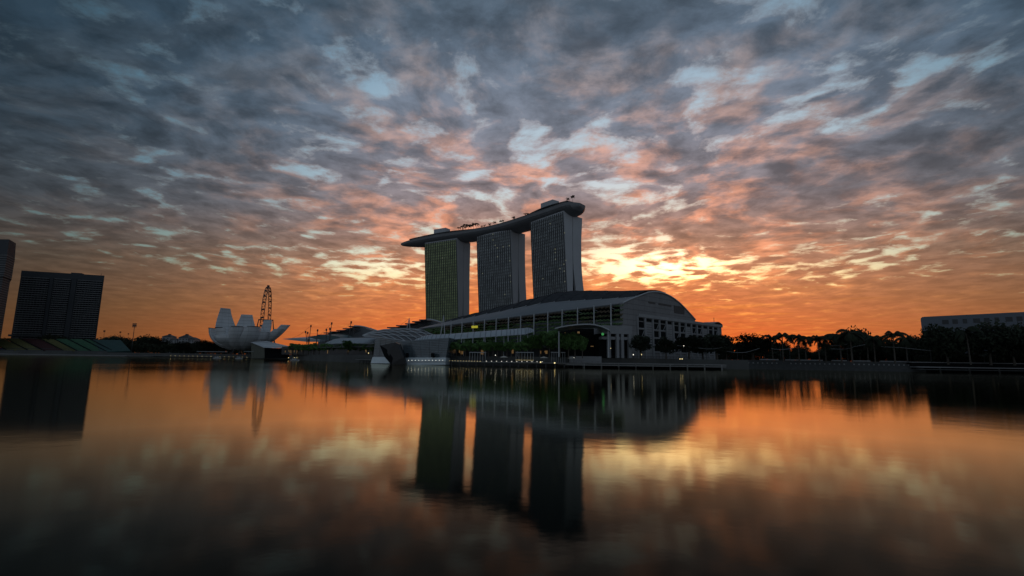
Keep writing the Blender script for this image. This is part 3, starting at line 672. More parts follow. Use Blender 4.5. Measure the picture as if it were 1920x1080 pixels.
# shopping arcade block along the promenade behind the trees
ar = thing('shopping_arcade', 'long low dark shopping arcade with small lights behind the promenade trees', 'shopping mall', at(900, 665, 280)); ar.location.z = 5
pl = [at(528, 660, 470), at(560, 660, 430), at(700, 660, 330), at(838, 660, 284), at(985, 660, 275), at(1128, 660, 262)]
pl = [Vector((p.x, p.y, 0)) for p in pl]
bk = [p + Vector((30, 40, 0)) for p in pl[::-1]]
MB().prism(pl + bk, 5, 12.5).build('arcade_wall', M['dark'], ar)
MB().prism([p + Vector((0, -3.2, 0)) for p in pl] + [p + Vector((0, -.02, 0)) for p in pl[::-1]], 10.2, 11.2).build('awning', M['stone'], ar)
random.seed(12)
for k in range(46):
    i = random.choice([0, 1, 1, 2, 2, 3, 4, 4, 4]); t = random.random(); a, b_ = pl[i], pl[i + 1]; d = (b_ - a).normalized(); q = a.lerp(b_, .03 + t * .9); w_ = random.uniform(.5, 1.8)
    q = q + Vector((0, -.25 - .003 * k, 0))
    MB().prism([q, q + d * w_, q + d * w_ + Vector((0, .2, 0)), q + Vector((0, .2, 0))], 6.0 + random.choice([0, .8, 1.6]), 8.4 + random.random()).build('shop_window', M['shop'], ar)

# long pale barrel canopies above the trees
def canopy(label, path, wd, ha, hb, group='long pale barrel canopies above the promenade trees'):
    root = thing('barrel_canopy', label, 'canopy', path[len(path) // 2], group); root.location.z = 5
    g = []; n = len(path); NN = 60
    pts = []
    for i in range(NN + 1):
        f = i / NN * (n - 1); k = min(int(f), n - 2); pts.append(path[k].lerp(path[k + 1], f - k))
    for i, p in enumerate(pts):
        e_ = min(1, min(i, NN - i) / NN * 7 + .05) ** .5; g.append([p + Vector((0, wd * j / 7 * e_, 0)) + UP * (lerp(0, ha * e_, math.sin(j / 7 * math.pi / 2))) for j in range(8)])
    MB().sheet(g, (0, 0, .25)).build('roof_membrane', M['fabric'], root)
    rb = MB()
    for i in range(2, NN - 1, 2): rb.tube([q + UP * .32 for q in g[i]], .14, 4)
    rb.build('seam_ribs', M['shell'], root)
    for i in range(4, NN, 7):
        p = pts[i]; MB().tube([Vector((p.x, p.y + 1.2, 5)), p + Vector((0, 1.2, .2))], .18, 5).build('post', M['steel'], root)
    return root
canopy('long pale ribbed barrel canopy right of the glass pavilion, above the trees', [at(776, 641, 275), at(800, 639.5, 272), at(840, 637.5, 268), at(900, 633, 262), at(950, 629.5, 258), at(985, 627, 255), at(1001, 622, 254)], 9, 3.6, 0)
canopy('pale ribbed barrel canopy left of the glass pavilion, with a tree in front', [at(606, 647, 400), at(630, 644, 380), at(660, 644, 360), at(690, 644, 345), at(716, 645, 335)], 12, 4.4, 0)
# white arch canopy over the event plaza
ac = thing('arch_canopy', 'thin white arched canopy over the dark event plaza beside the porch', 'canopy', at(1095, 660, 238)); ac.location.z = 5
ap = [(1040, 617), (1052, 614), (1066, 611.5), (1080, 610), (1094, 609), (1106, 609), (1116, 610), (1126, 612.5), (1134, 615.5), (1142, 620)]
MB().sheet([[at(x, y, 236), at(x, y, 236) + Vector((2, 8, .4)), at(x, y, 236) + Vector((4, 16, -.6))] for x, y in ap], (0, 0, .55)).build('arched_roof', M['steel'], ac)
for x in (1048, 1140): p = at(x, 618, 238); MB().tube([Vector((p.x, p.y, 5)), p - UP * .8], .3, 6).build('post', M['steel'], ac)
pz = at(1090, 640, 252)
q = [Vector((*at(x, 660, 258).xy, 0)) for x in (1046, 1128)]
MB().prism([q[0], q[1], q[1] + Vector((0, 3, 0)), q[0] + Vector((0, 3, 0))], 5, 20).build('plaza_glazing', M['black'], ac)
random.seed(5)
for k in range(16):
    x = random.uniform(1052, 1118); y = random.choice([618, 625, 632, 640, 646, 650]); p = at(x, y, 257.6 - .01 * k); w_ = random.uniform(.4, 1.6); h_ = random.uniform(.4, 1.0)
    MB().prism([p.xy, (p.x + w_, p.y), (p.x + w_, p.y + .2), (p.x, p.y + .2)], p.z, p.z + h_).build('lit_pane', M['shop'], ac)
p = at(1130, 626.5, 244); MB().ball(p, .7).build('green_light', M['green_sign'], ac)
# lattice dome behind the pavilion
ld = thing('lattice_dome', 'low arched glass roof with white diagonal lattice behind the glass pavilion', 'roof', at(755, 640, 330)); ld.location.z = 5
bkp = [(680, 630.5), (692, 625.5), (705, 622), (720, 619.5), (740, 618.3), (760, 618), (778, 618.8), (795, 621), (810, 624.5), (822, 628.5), (832, 633)]
frp = [(683, 632), (698, 633), (713, 634.5), (728, 636), (744, 638), (760, 640.5), (775, 641.5), (790, 640), (804, 637.5), (818, 635), (831, 633.5)]
G = []
for j in range(7):
    f = j / 6; G.append([at(lerp(a[0], b_[0], f), lerp(a[1], b_[1], f ** 1.4), lerp(345, 312, f)) for a, b_ in zip(bkp, frp)])
ob = MB().sheet(G, (0, 0, .2)).build('glass_shell', M['dark'], ld)
lt = MB()
for j in (2, 4, 6): lt.tube([q_ + Vector((0, -.4, .35)) for q_ in G[j]], .3, 4)
for i in range(0, 11):
    for sgn in (1,):
        pts = [G[j][min(10, max(0, i + sgn * (j // 2)))].lerp(G[j][min(10, max(0, i + sgn * ((j + 1) // 2)))], .5) + Vector((0, -.4, .35)) for j in range(7)]
        lt.tube(pts, .3, 4)
lt.build('steel_lattice', M['steel'], ob)
MB().tube([q_ + UP * .4 for q_ in G[0]], .6, 6).build('rim_beam', M['steel'], ld)
# teal lens canopy and flat canopy
for nm, lab, pts, Yd, mt, dpt in (('lens_canopy', 'thin teal lens-shaped canopy at the left end of the mall roofs', [(575, 631.5), (590, 629.5), (605, 628.5), (622, 629), (634, 631), (642, 635), (630, 636.5), (610, 637), (592, 636)], 440, 'teal', 22),
                                  ('flat_canopy', 'thin flat grey canopy just right of the lotus-shaped museum', [(528, 635.5), (548, 634.2), (575, 635.2), (600, 637), (600, 641), (575, 641), (548, 638)], 470, 'fabric', 20)):
    o = MB().slab([at(x, y, Yd) for x, y in pts], (3, dpt, 2)).build(nm, M[mt]); tag(o, lab, 'canopy')
# leaning masts with stays
mpx = [(573, 621, 575.5, 637), (577, 622.5, 578, 636), (583, 610, 580, 634), (595.5, 618, 594, 634), (612, 617, 611.5, 633), (618.5, 615, 618, 632), (622, 605, 618.5, 634), (658.5, 603, 653, 634), (664, 615, 661.5, 633), (767.5, 596, 762, 619), (832, 591, 825, 634)]
for i, (x1, y1, x0, y0) in enumerate(mpx):
    Yd = interp(x0, [(570, 450), (660, 400), (760, 345), (830, 300)]); r_ = thing('leaning_mast', ('%s of the leaning masts rising above the mall roofs' % ordl(i, len(mpx))), 'mast', at(x0, y0, Yd), 'leaning masts above the mall roofs')
    r_.location.z = 5; b0 = at(x0, y0 + 2, Yd); b0g = Vector((b0.x, b0.y, 5))
    MB().tube([b0g, b0, at(x1, y1, Yd)], [.35, .4, .22], 6).build('pole', M['steel'] if i > 8 else M['stone'], r_)
    if i in (0, 2, 6, 7, 9): MB().tube([at(x1, y1 + 1, Yd), at(x1 - 25, y0 - 3, Yd + 6)], .07, 4).build('stay_cable', M['stone'], r_)
    if i >= 9: MB().tube([at(x1, y1 + 3, Yd), at(x1 + 1 + (i == 10), y0, Yd)], .3, 6).build('strut', M['steel'], r_)
    if i < 9: MB().box(at(x1, y1 + 1.5, Yd), (1.0, 1.0, 2.0)).build('mast_head', M['dark'], r_)

# ------------------------------------------------------------------ glass pavilion on the water
pv = thing('glass_pavilion', 'faceted blue-grey glass pavilion standing in the water, with one dark leaning facet', 'pavilion', at(765, 680, 272)); pv.location.z = 0
def facet(front, thick, name, mt, par=pv):
    """front: list of (px, py, Y); closed body running back by thick"""
    return MB().slab([at(*q_) for q_ in front], thick).build(name, mt, par)
def bands(quad, n, name, par, off=(0, -.25, 0)):
    """horizontal joints across a facet given tl, tr, br, bl"""
    tl, tr, br, bl = [at(*q_) for q_ in quad]; mb = MB()
    for i in range(1, n): mb.tube([tl.lerp(bl, i / n) + Vector(off), tr.lerp(br, i / n) + Vector(off)], .07, 4)
    for i in range(1, 5): mb.tube([tl.lerp(tr, i / 5) + Vector(off), bl.lerp(br, i / 5) + Vector(off)], .05, 4)
    mb.build(name, M['dark'], par)
q1 = [(752, 639.5, 266), (842, 633, 254), (836, 670.5, 254), (760, 670.5, 264)]
o = facet(q1, (2, 22, 0), 'right_glass_block', M['crystal']); bands(q1, 11, 'glazing_joints', o)
q2 = [(704, 633.5, 284), (754, 640, 269), (757, 669.5, 268), (700, 669.5, 284)]
o = facet(q2, (1, 20, 0), 'left_glass_block', M['crystal']); bands(q2, 11, 'glazing_joints', o)
facet([(698.5, 669.5, 283), (733, 669.5, 271), (731, 681.5, 271), (695, 681, 283)], (1, 20, 0), 'left_base', M['crystal_base'])
facet([(758, 670.5, 263), (836, 670.5, 253), (835, 684, 253), (758, 684, 263)], (1, 20, 0), 'right_base', M['crystal_base'])
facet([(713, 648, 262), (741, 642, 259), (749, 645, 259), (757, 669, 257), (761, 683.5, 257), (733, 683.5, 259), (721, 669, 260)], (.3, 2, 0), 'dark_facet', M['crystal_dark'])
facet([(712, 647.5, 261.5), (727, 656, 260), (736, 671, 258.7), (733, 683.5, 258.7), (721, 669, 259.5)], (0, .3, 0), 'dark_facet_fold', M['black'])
for x0, x1 in ((760.5, 765), (808, 812.5)): facet([(x0, 662, 253.5 + (x0 < 800) * 8), (x1, 662, 253.5 + (x0 < 800) * 8), (x1, 670, 253.5 + (x0 < 800) * 8), (x0, 670, 253.5 + (x0 < 800) * 8)], (0, 6, 0), 'doorway', M['black'])
jt = MB()
a, b_ = at(766, 678, 250), at(836, 678, 246); jt.slab([a, b_, b_ + Vector((0, 3, 0)), a + Vector((0, 3, 0))], (0, 0, -.35))
o = tag(jt.build('footbridge_deck', M['deck']), 'narrow lamp-lit walkway along the foot of the glass pavilion', 'walkway')
# ------------------------------------------------------------------ lotus museum
mu = thing('lotus_museum', 'white lotus-shaped museum of upcurved petals standing on dark legs', 'museum', at(455, 668, 560)); mu.location.z = 5
MC = Vector((*at(455, 650, 560).xy, 0))
def petal(tip, w0, w1, thick, mt=M['white'], bend=.5, dark_end=False, lab=None, cut=0.0, bulge=.38):
    """one finger: from the bowl's base out and up to its cut end"""
    tip = Vector(tip); d = Vector((tip.x - MC.x, tip.y - MC.y, 0)); L_ = d.length; d.normalize(); sd_ = Vector((-d.y, d.x, 0)); rings = []; N_ = 12
    for i in range(N_ + 1):
        f = i / N_; a = f * math.pi / 2
        r_ = lerp(2.0, L_, math.sin(a) ** (.9 if bend > .5 else 1.0) * (1 - bend * .0)); z = 12 + (tip.z - 12) * (1 - math.cos(a)) ** (1.05 + .0)
        if bend < .4: r_ = lerp(2, L_, f ** .9); z = 12 + (tip.z - 12) * f ** 1.7
        wd = lerp(w0, w1, f) * (1 + bulge * math.sin(math.pi * min(1, f * 1.02))); th = lerp(3.0, thick, f)
        c_ = MC + d * r_ + UP * z; n_ = (d * math.sin(a) * -0.0 + d * (math.sin(a)) + UP * -math.cos(a)).normalized()   # outward/down
        sec = []
        for k in range(9):
            t = k / 8 * 2 - 1; sec.append(c_ + sd_ * (wd / 2 * t) + n_ * th * (1 - t * t))
        sec += [c_ + sd_ * (wd / 2 * (1 - .0)) - n_ * .8, c_ - sd_ * (wd / 2) - n_ * .8]
        rings.append(sec)
    for k in range(len(rings[-1])): rings[-1][k] = rings[-1][k] + d * 0 + UP * (cut * (k / 8 - .5) if k < 9 else 0)
    mb = MB(); mb.loft(rings); o = mb.build('petal', mt, mu, smooth=False)
    if lab: o['label'] = lab
    if dark_end:
        e_ = rings[-1]; c_ = sum(e_, Vector()) / len(e_); q_ = [c_ + (p - c_) * .8 + d * 1.2 + UP * .1 for p in e_]
        MB().slab(q_, UP * .5 + d * .6).build('skylight', M['black'], o)
    return o
pm = lambda x, y, Yd: at(x, y, Yd)
petal(pm(422.5, 578, 580), 18, 11.5, 6, bulge=1.0, lab='tallest white petal, upper left')
petal(pm(463, 590, 592), 16, 12, 5, bulge=.95, lab='second tall petal, centre back')
petal(pm(502, 600, 584), 15, 13, 5, bulge=.7)
petal(pm(529, 609, 572), 20, 7, 9, bend=.3, lab='long petal reaching far out to the right')
petal(pm(520, 617, 552), 18, 8, 8, bend=.3)
petal(pm(402, 616, 560), 16, 14, 6, dark_end=True)
petal(pm(416, 615, 543), 16, 18, 6, dark_end=True)
petal(pm(445, 613, 533), 15, 15, 7, dark_end=True, lab='front petal with a dark cut end')
petal(pm(474, 613, 535), 15, 16, 7, dark_end=True)
petal(pm(496, 622, 545), 12, 12, 5)
MB().loft([[MC + Vector((r_ * math.cos(2 * math.pi * k / 20), r_ * math.sin(2 * math.pi * k / 20), z)) for k in range(20)] for r_, z in ((9, 10.5), (19, 14), (26, 19), (29, 25), (26, 26))]).build('bowl', M['white'], mu, smooth=True)
for k in range(9):
    a = 2 * math.pi * k / 9; p = MC + Vector((12 * math.cos(a), 12 * math.sin(a), 0)); q_ = MC + Vector((9 * math.cos(a + .5), 9 * math.sin(a + .5), 15)); MB().tube([p + UP * 5, q_], .9, 6).build('leg', M['dark'], mu)
# entrance roof, white folded plane
en = thing('entrance_pavilion', 'low folded white roof on a dull green glass wall, right of the lotus museum', 'pavilion', at(500, 668, 520)); en.location.z = 5
MB().slab([at(469, 641.5, 522), at(485, 640.5, 524), at(534, 652.2, 505), at(515, 652.6, 500), at(494, 651.5, 502)], (2, 14, 1.2)).build('folded_roof', M['white'], en)
MB().slab([at(471, 644, 524), at(496, 652, 506), at(496, 672, 506), at(471, 672, 524)], (2, 12, 0)).build('green_glass_wall', mat('dull_green_glass', (0.06, .07, .055), .5), en)
MB().slab([at(496, 652.5, 506.1), at(532, 653, 508), at(532, 671, 508), at(496, 672, 506.1)], (1, 10, 0)).build('dark_opening', M['black'], en)

# ------------------------------------------------------------------ observation wheel seen nearly edge-on
wc = at(498.5, 600, 1150); WR = zpix(wc.x, wc.y, 539) - wc.z
wh = thing('observation_wheel', 'giant observation wheel seen almost edge-on behind the lotus museum', 'ferris wheel', Vector((wc.x, wc.y, 5)))
an = math.atan2(wc.x, wc.y); rad = Vector((math.sin(an + R(5.6)), math.cos(an + R(5.6)), 0)); ax_ = Vector((rad.y, -rad.x, 0))
def wp(a, r_, o_): return wc + rad * (r_ * math.cos(a)) + UP * (r_ * math.sin(a)) + ax_ * o_
for o_ in (-3.2, 3.2): MB().tube([wp(2 * math.pi * k / 72, WR, o_) for k in range(72)], .8, 5, closed=True).build('rim', M['dark'], wh)
tr = MB()
for k in range(56): a = 2 * math.pi * k / 56; tr.tube([wp(a, WR, -3.2), wp(a + math.pi / 28, WR, 3.2)], .4, 4); tr.tube([wp(a, WR, -3.2), wp(a, WR, 3.2)], .5, 4)
tr.build('rim_truss', M['dark'], wh)
for k in range(28):
    a = 2 * math.pi * k / 28; MB().ball(wp(a, WR + 3.2, 0), 2.3, 8, 5).build('capsule', M['dark'], wh)
sp_ = MB()
for k in range(28): a = 2 * math.pi * k / 28; sp_.tube([wc + ax_ * 5, wp(a, WR, 2)], .06, 3); sp_.tube([wc - ax_ * 5, wp(a, WR, -2)], .06, 3)
sp_.build('spoke_cables', M['dark'], wh)
MB().tube([wc - ax_ * 16, wc + ax_ * 16], 1.4, 8).build('axle', M['dark'], wh)
for o_ in (-1, 1):
    for s_ in (-1, 1): MB().tube([wc + ax_ * 15 * o_, wc + ax_ * 26 * o_ + rad * 14 * s_ - UP * (wc.z - 5)], 1.0, 6).build('support_leg', M['dark'], wh)
# ------------------------------------------------------------------ slab hotel and corner tower, far left
sh = thing('slab_hotel', 'broad dark slab hotel with rows of balconies at the far left', 'hotel', Vector((*at(100, 660, 800).xy, 5)))
A = Vector((*at(16, 660, 775).xy, 0)); B = Vector((*at(176.5, 660, 815).xy, 0)); hd = (B - A).normalized(); HLn = (B - A).length; hn = Vector((hd.y, -hd.x, 0))
zl, zr = zpix(A.x, A.y, 506), zpix(B.x, B.y, 518); ZH = (zl + zr) / 2
MB().prism([A, B, B * 1.028, A * 1.028], 5, ZH - 1.5).build('wall', M['hotel'], sh)
MB().prism([A + hn * .6, B + hn * .6, B + hn * .02, A + hn * .02], ZH - 9, ZH).build('parapet', M['hotel'], sh)
MB().box(A.lerp(B, .63) - hn * 10 + UP * (ZH + .5), (14, 10, 4), math.atan2(hd.y, hd.x)).build('rooftop_plant', M['hotel'], sh)
MB().tube([B - hd * 6 - hn * 4 + UP * (ZH - 2), B - hd * 6 - hn * 4 + UP * (ZH + 4)], .25, 5).build('antenna', M['dark'], sh)
blk = [(.02, .34), (.40, .60), (.68, .985)]; NF = 28
for u0, u1 in blk:
    MB().prism([A.lerp(B, u0) + hn * .05, A.lerp(B, u1) + hn * .05, A.lerp(B, u1) + hn * .3, A.lerp(B, u0) + hn * .3], 24, ZH - 10).build('window_band', M['black'], sh)
    for i in range(NF + 1):
        z = lerp(25, ZH - 11, i / NF); a, b_ = A.lerp(B, u0), A.lerp(B, u1)
        mb = MB(); mb.prism([a + hn * .35, b_ + hn * .35, b_ + hn * 1.6, a + hn * 1.6], z, z + 1.5); mb.build('balcony', M['balcony'], sh)
    dv = MB()
    for j in range(1, 9): q_ = A.lerp(B, lerp(u0, u1, j / 9)); dv.prism([q_ - hd * .2 + hn * .32, q_ + hd * .2 + hn * .32, q_ + hd * .2 + hn * 1.45, q_ - hd * .2 + hn * 1.45], 24, ZH - 10)
    dv.build('balcony_dividers', M['hotel'], sh)
for u0, u1 in ((.35, .39), (.61, .67)): MB().prism([A.lerp(B, u0) + hn * 1.7, A.lerp(B, u1) + hn * 1.7, A.lerp(B, u1) + hn * .02, A.lerp(B, u0) + hn * .02], 5, ZH - 9.5).build('stair_shaft', M['concrete'] if 0 else M['hotel'], sh)
for i in range(3): MB().prism([A.lerp(B, -.02) + hn * (6 - i), A.lerp(B, .42) + hn * (6 - i), A.lerp(B, .42) + hn * .7, A.lerp(B, -.02) + hn * .7], 19 + i * 6 - 3, 19 + i * 6).build('podium_slab', M['stone'], sh)
ct = thing('corner_tower', 'dark angular-cornered tower cut by the left edge of the picture', 'tower', Vector((*at(0, 660, 640).xy, 5)))
C0 = Vector((*at(-60, 660, 700).xy, 0)); 
def colx(px, Yd): p = at(px, 640, Yd); return Vector((p.x, p.y, 0))
c_a, c_b, c_c, c_d = colx(-85, 640), colx(-14, 640), colx(1.5, 665), colx(-5, 760)
zt = zpix(c_b.x, c_b.y, 448); zm = zpix(c_c.x, c_c.y, 484); zb = zpix(c_c.x, c_c.y, 524)
cen_ = (c_a + c_b + c_c + c_d) / 4
def ring(f, z): return [Vector((*(cen_ + (p - cen_) * f).xy, z)) for p in (c_a, c_b, c_c, c_d)]
MB().loft([ring(.95, 5), ring(.95, zb), ring(1.03, zb + 1), ring(1.03, zm), ring(.93, zt)]).build('shaft', M['hotel'], ct)
for i in range(36):
    z = lerp(22, zm - 2, i / 35); f = 1.05 if z > zb else .97; MB().loft([ring(f, z), ring(f, z + 1.3)]).build('balcony', M['balcony'], ct)

# ------------------------------------------------------------------ floating-platform grandstand
gs = thing('grandstand', 'terraced waterside grandstand with blocks of olive, red and green seats below the slab hotel', 'grandstand', Vector((*at(110, 664, 655).xy, 5)))
secs = [(-60, -10, 'seat_blue'), (-10, 30, 'seat_olive'), (30, 58, 'seat_olive'), (58, 96, 'seat_red'), (96, 122, 'seat_olive'), (122, 148, 'seat_green'), (148, 176, 'seat_green'), (176, 190, 'seat_green')]
labs = {'seat_blue': 'dull blue block of seats', 'seat_olive': 'olive block of seats', 'seat_red': 'dark red block of seats', 'seat_green': 'pale green block of seats'}
for x0, x1, c_ in secs:
    mb = MB(); N_ = 18
    for i in range(N_):
        f0, f1 = i / N_, (i + 1) / N_
        def P4(x, f): return at(x + lerp(24, -22, f) * (1 if x > -50 else 1), lerp(658, 634, f) + (x / 200) * 2.0, lerp(652, 690, f))
        a, b_, c2_, d2_ = P4(x0 + .6, f0), P4(x1 - .6, f0), P4(x1 - .6, f1), P4(x0 + .6, f1)
        mb.slab([a, b_, Vector((c2_.x, c2_.y, b_.z)), Vector((d2_.x, d2_.y, a.z))], (0, 0, .35)); mb.slab([Vector((d2_.x, d2_.y, a.z)), Vector((c2_.x, c2_.y, b_.z)), c2_, d2_], (0, .4, 0))
    mb.build('seat_block', M[c_], gs)['label'] = labs[c_]
    sa = MB(); a, b_ = P4(x1, 0) + UP * .5, P4(x1, 1) + UP * .5; sa.slab([a - Vector((.9, 0, 0)), a + Vector((.9, 0, 0)), b_ + Vector((.9, 0, 0)), b_ - Vector((.9, 0, 0))], (0, -.5, .5)); sa.build('stair_aisle', M['black'], gs)
mb = MB(); a, b_ = at(-90, 660, 660), at(215, 660, 660)
mb.prism([a.xy, b_.xy, (b_.x - 30, b_.y + 60), (a.x - 30, b_.y + 60)], 5, 9).build('stand_base', M['dark'], gs)
for x0, x1 in ((-80, -30), (-25, 25), (30, 80), (85, 135), (140, 200)): a, b_ = at(x0, 660, 650), at(x1, 661, 650); MB().prism([a.xy, b_.xy, (b_.x, b_.y + .6), (a.x, a.y + .6)], 5, 6.6).build('front_railing', M['stone'], gs)
ho = MB().slab([at(170, 637, 690), at(226, 637.5, 690), at(245, 658, 650), at(190, 660, 650)], (0, 2, -2)).build('teal_hoarding', M['screen']); tag(ho, 'dark teal sloping hoarding at the right end of the grandstand', 'hoarding')
pf = MB().prism([at(-200, 664, 640).xy, (-455, 640), (-455, 585), (-760, 585)], .3, 1.5).build('floating_stage', M['deck']); tag(pf, 'low flat floating stage on the water before the grandstand', 'stage')

# floodlight masts
for i, (x, y0, y1, Yd, s_) in enumerate([(252.5, 610, 652, 700, 1.0), (196, 621, 650, 900, .6), (226, 623, 650, 900, .5), (241, 626, 652, 900, .4)]):
    b0 = at(x, y1, Yd); r_ = thing('floodlight_mast', ['tall floodlight mast with a square lamp rack, left of the museum', 'small floodlight mast just right of the slab hotel', 'second small floodlight mast right of the slab hotel', 'thin pole immediately left of the tall floodlight mast'][i], 'mast', Vector((b0.x, b0.y, 5)))
    t_ = at(x, y0, Yd); MB().tube([Vector((t_.x, t_.y, 5)), t_], [.6 * s_, .35 * s_], 6).build('pole', M['dark'], r_)
    rk = MB()
    for j in range(4):
        for k in range(4): rk.box(t_ + Vector(((j - 1.5) * 1.5 * s_, -.4, (k - 1.5) * 1.5 * s_)), (1.1 * s_, .6, 1.1 * s_))
    rk.box(t_, (6.4 * s_, .3, .3)); rk.box(t_ + UP * 2 * s_, (6.4 * s_, .25, .25)); rk.box(t_ - UP * 2 * s_, (6.4 * s_, .25, .25)); rk.build('lamp_rack', M['dark'], r_)
# hipped-roof flats on the skyline
for i, (x0, x1, yt, ye, c_) in enumerate([(304, 319, 627, 631, 0), (320, 332, 634, 636, 1), (335, 353, 627, 633, 2), (354, 364, 632, 636, 3)]):
    Yd = 1100; a, b_ = at(x0, ye, Yd), at(x1, ye, Yd); W_ = b_.x - a.x
    r_ = thing('hip_roofed_block', ['leftmost pale hip-roofed block of flats on the skyline', 'low pale block between the two taller hip-roofed blocks', 'widest hip-roofed block of flats on the skyline', 'small pale block, rightmost, nearest the lotus museum'][c_], 'building', Vector(((a.x + b_.x) / 2, Yd, 5)), 'pale hip-roofed flats on the skyline')
    MB().prism([a.xy, b_.xy, (b_.x, Yd + 22), (a.x, Yd + 22)], 5, a.z).build('wall', M['concrete'], r_)
    zt_ = at(x0, yt, Yd).z; o_ = 1.5
    MB().add([(a.x - o_, Yd - o_, a.z), (b_.x + o_, Yd - o_, a.z), (b_.x + o_, Yd + 24, a.z), (a.x - o_, Yd + 24, a.z), (a.x + W_ * .35, Yd + 11, zt_), (b_.x - W_ * .35, Yd + 11, zt_)], [(0, 1, 5, 4), (1, 2, 5), (2, 3, 4, 5), (3, 0, 4), (3, 2, 1, 0)]).build('roof', M['dark'], r_)
    for j in range(max(2, int(W_ / 6))):
        for k in range(2): MB().box((a.x + (j + .5) * W_ / max(2, int(W_ / 6)), Yd - .1, a.z - 4 - 5 * k), (2, .4, 2.4)).build('window', M['black'], r_)
    if c_ in (0, 2): MB().box((a.x + W_ / 2, Yd + 11, zt_ - .3), (W_ * .2, 5, 4)).build('roof_turret', M['dark'], r_)

# ------------------------------------------------------------------ long building on the right
wb = thing('long_building', 'long blue-grey building with a row of small windows, behind trees at right', 'building', Vector((*at(1830, 660, 420).xy, 5)))
A = Vector((*at(1733.5, 640, 440).xy, 0)); B = Vector((*at(2010, 640, 402).xy, 0)); wd_ = (B - A).normalized(); wn = Vector((wd_.y, -wd_.x, 0)); zA, zB = zpix(A.x, A.y, 594), zpix(*at(1915, 640, 415).xy, 585.5)
WL = (B - A).length; zf = lambda s: zA + (zB - zA) * s / ((Vector((*at(1915, 640, 415).xy, 0)) - A).length)
rg = []
for i in range(7):
    a = i / 6 * math.pi / 2; rg.append((1 - math.cos(a)) * 0 + math.cos(a))
pr_ = [(0, 5), (-.9, zA * .5), (-1.2, zA - 3), (-.9, zA - 1.2), (.2, zA - .2), (1.6, zA)]
poly = [A + wd_ * s + UP * z for s, z in pr_] + [B + UP * zf(WL), B + UP * 5]
MB().slab(poly, A.normalized() * 45).build('wall', M['warehouse'], wb)
for i in range(24):
    s = 14 + i * 7.2
    if s > WL - 6: break
    MB().prism([A + wd_ * s + wn * .12, A + wd_ * (s + 4.6 - (i % 3) * .8) + wn * .12, A + wd_ * (s + 4.6 - (i % 3) * .8) - wn * .3, A + wd_ * s - wn * .3], zf(s) - 7.6, zf(s) - 3.6).build('window', M['dark'], wb)
MB().sheet([[A + wd_ * s + wn * .15 + UP * (zf(s) - 18), A + wd_ * s + wn * .15 + UP * (zf(s) - 16.6)] for s in (4, WL / 2, WL - 1)], wn * .3).build('string_course', M['stone'], wb)

# ------------------------------------------------------------------ quays, decks, walls
def along(pts, name, mt, z0, z1, dep, par=None, ox=0):
    P_ = [Vector((*p, 0)) for p in pts]; return MB().prism([(p.x, p.y) for p in P_] + [(p.x + ox, p.y + dep) for p in P_[::-1]], z0, z1).build(name, mt, par)
bw = [(-243, 560), (-196, 460), (-154, 398), (-104, 326), (-62, 284)]
o = along(bw, 'boardwalk', M['deck'], 1.7, 2.1, 8, ox=6); tag(o, 'lamp-lit boardwalk on short piles left of the glass pavilion', 'boardwalk')
bw2 = [(-30, 250), (8, 242), (40, 243), (52, 246)]
o = along(bw2, 'boardwalk', M['deck'], 1.8, 2.2, 9); tag(o, 'lamp-lit boardwalk on short piles right of the glass pavilion', 'boardwalk')
dk = thing('event_deck', 'wide pale timber deck stepping out over the water in front of the big hall', 'deck', Vector((85, 240, 0)))
d0, d1, d2, d3 = at(1070, 682, 243), at(1128, 680.5, 238), at(1362, 682.0, 242), at(1356, 682, 262)
MB().prism([(d0.x, d0.y + 4), (d1.x, d1.y), (d2.x, d2.y), (d3.x, 262), (d0.x, 256)], 1.9, 2.5).build('upper_deck', M['deck'], dk)
MB().prism([(d0.x - 6, d0.y + 2), (d1.x - 2, d1.y - 2.0), (d2.x - 1, d2.y - 2.0), (d2.x - 1, d2.y - .02), (d1.x - 2, d1.y - .02), (d0.x - 6, d0.y + 3.9)], 1.1, 1.65).build('lower_step', M['deck'], dk)
for i in range(9):
    x = lerp(d1.x - 8, d2.x - 3, i / 8); MB().tube([(x, 240.5, -1), (x, 240.5, 1.9)], .35, 7).build('pile', M['concrete'], dk)
MB().prism([(d0.x, d0.y + 7), (d2.x, d2.y + 6), (d2.x, d2.y + 9), (d0.x, d0.y + 9.5)], -1, 1.88).build('deck_shade_block', M['black'], dk)  # near-black block painted as the shade beneath the deck
rl = MB()
for i in range(40):
    x = lerp(d1.x + 2, d2.x - 4, i / 39); rl.tube([(x, 252, 4.9), (x, 252, 6.0)], .06, 4)
rl.tube([(d1.x + 2, 252, 6.0), (d2.x - 4, 252, 6.0)], .09, 4); rl.tube([(d1.x + 2, 252, 5.5), (d2.x - 4, 252, 5.5)], .05, 4)
tag(rl.build('railing', M['stone']), 'thin metal railing above the wide timber deck', 'railing')
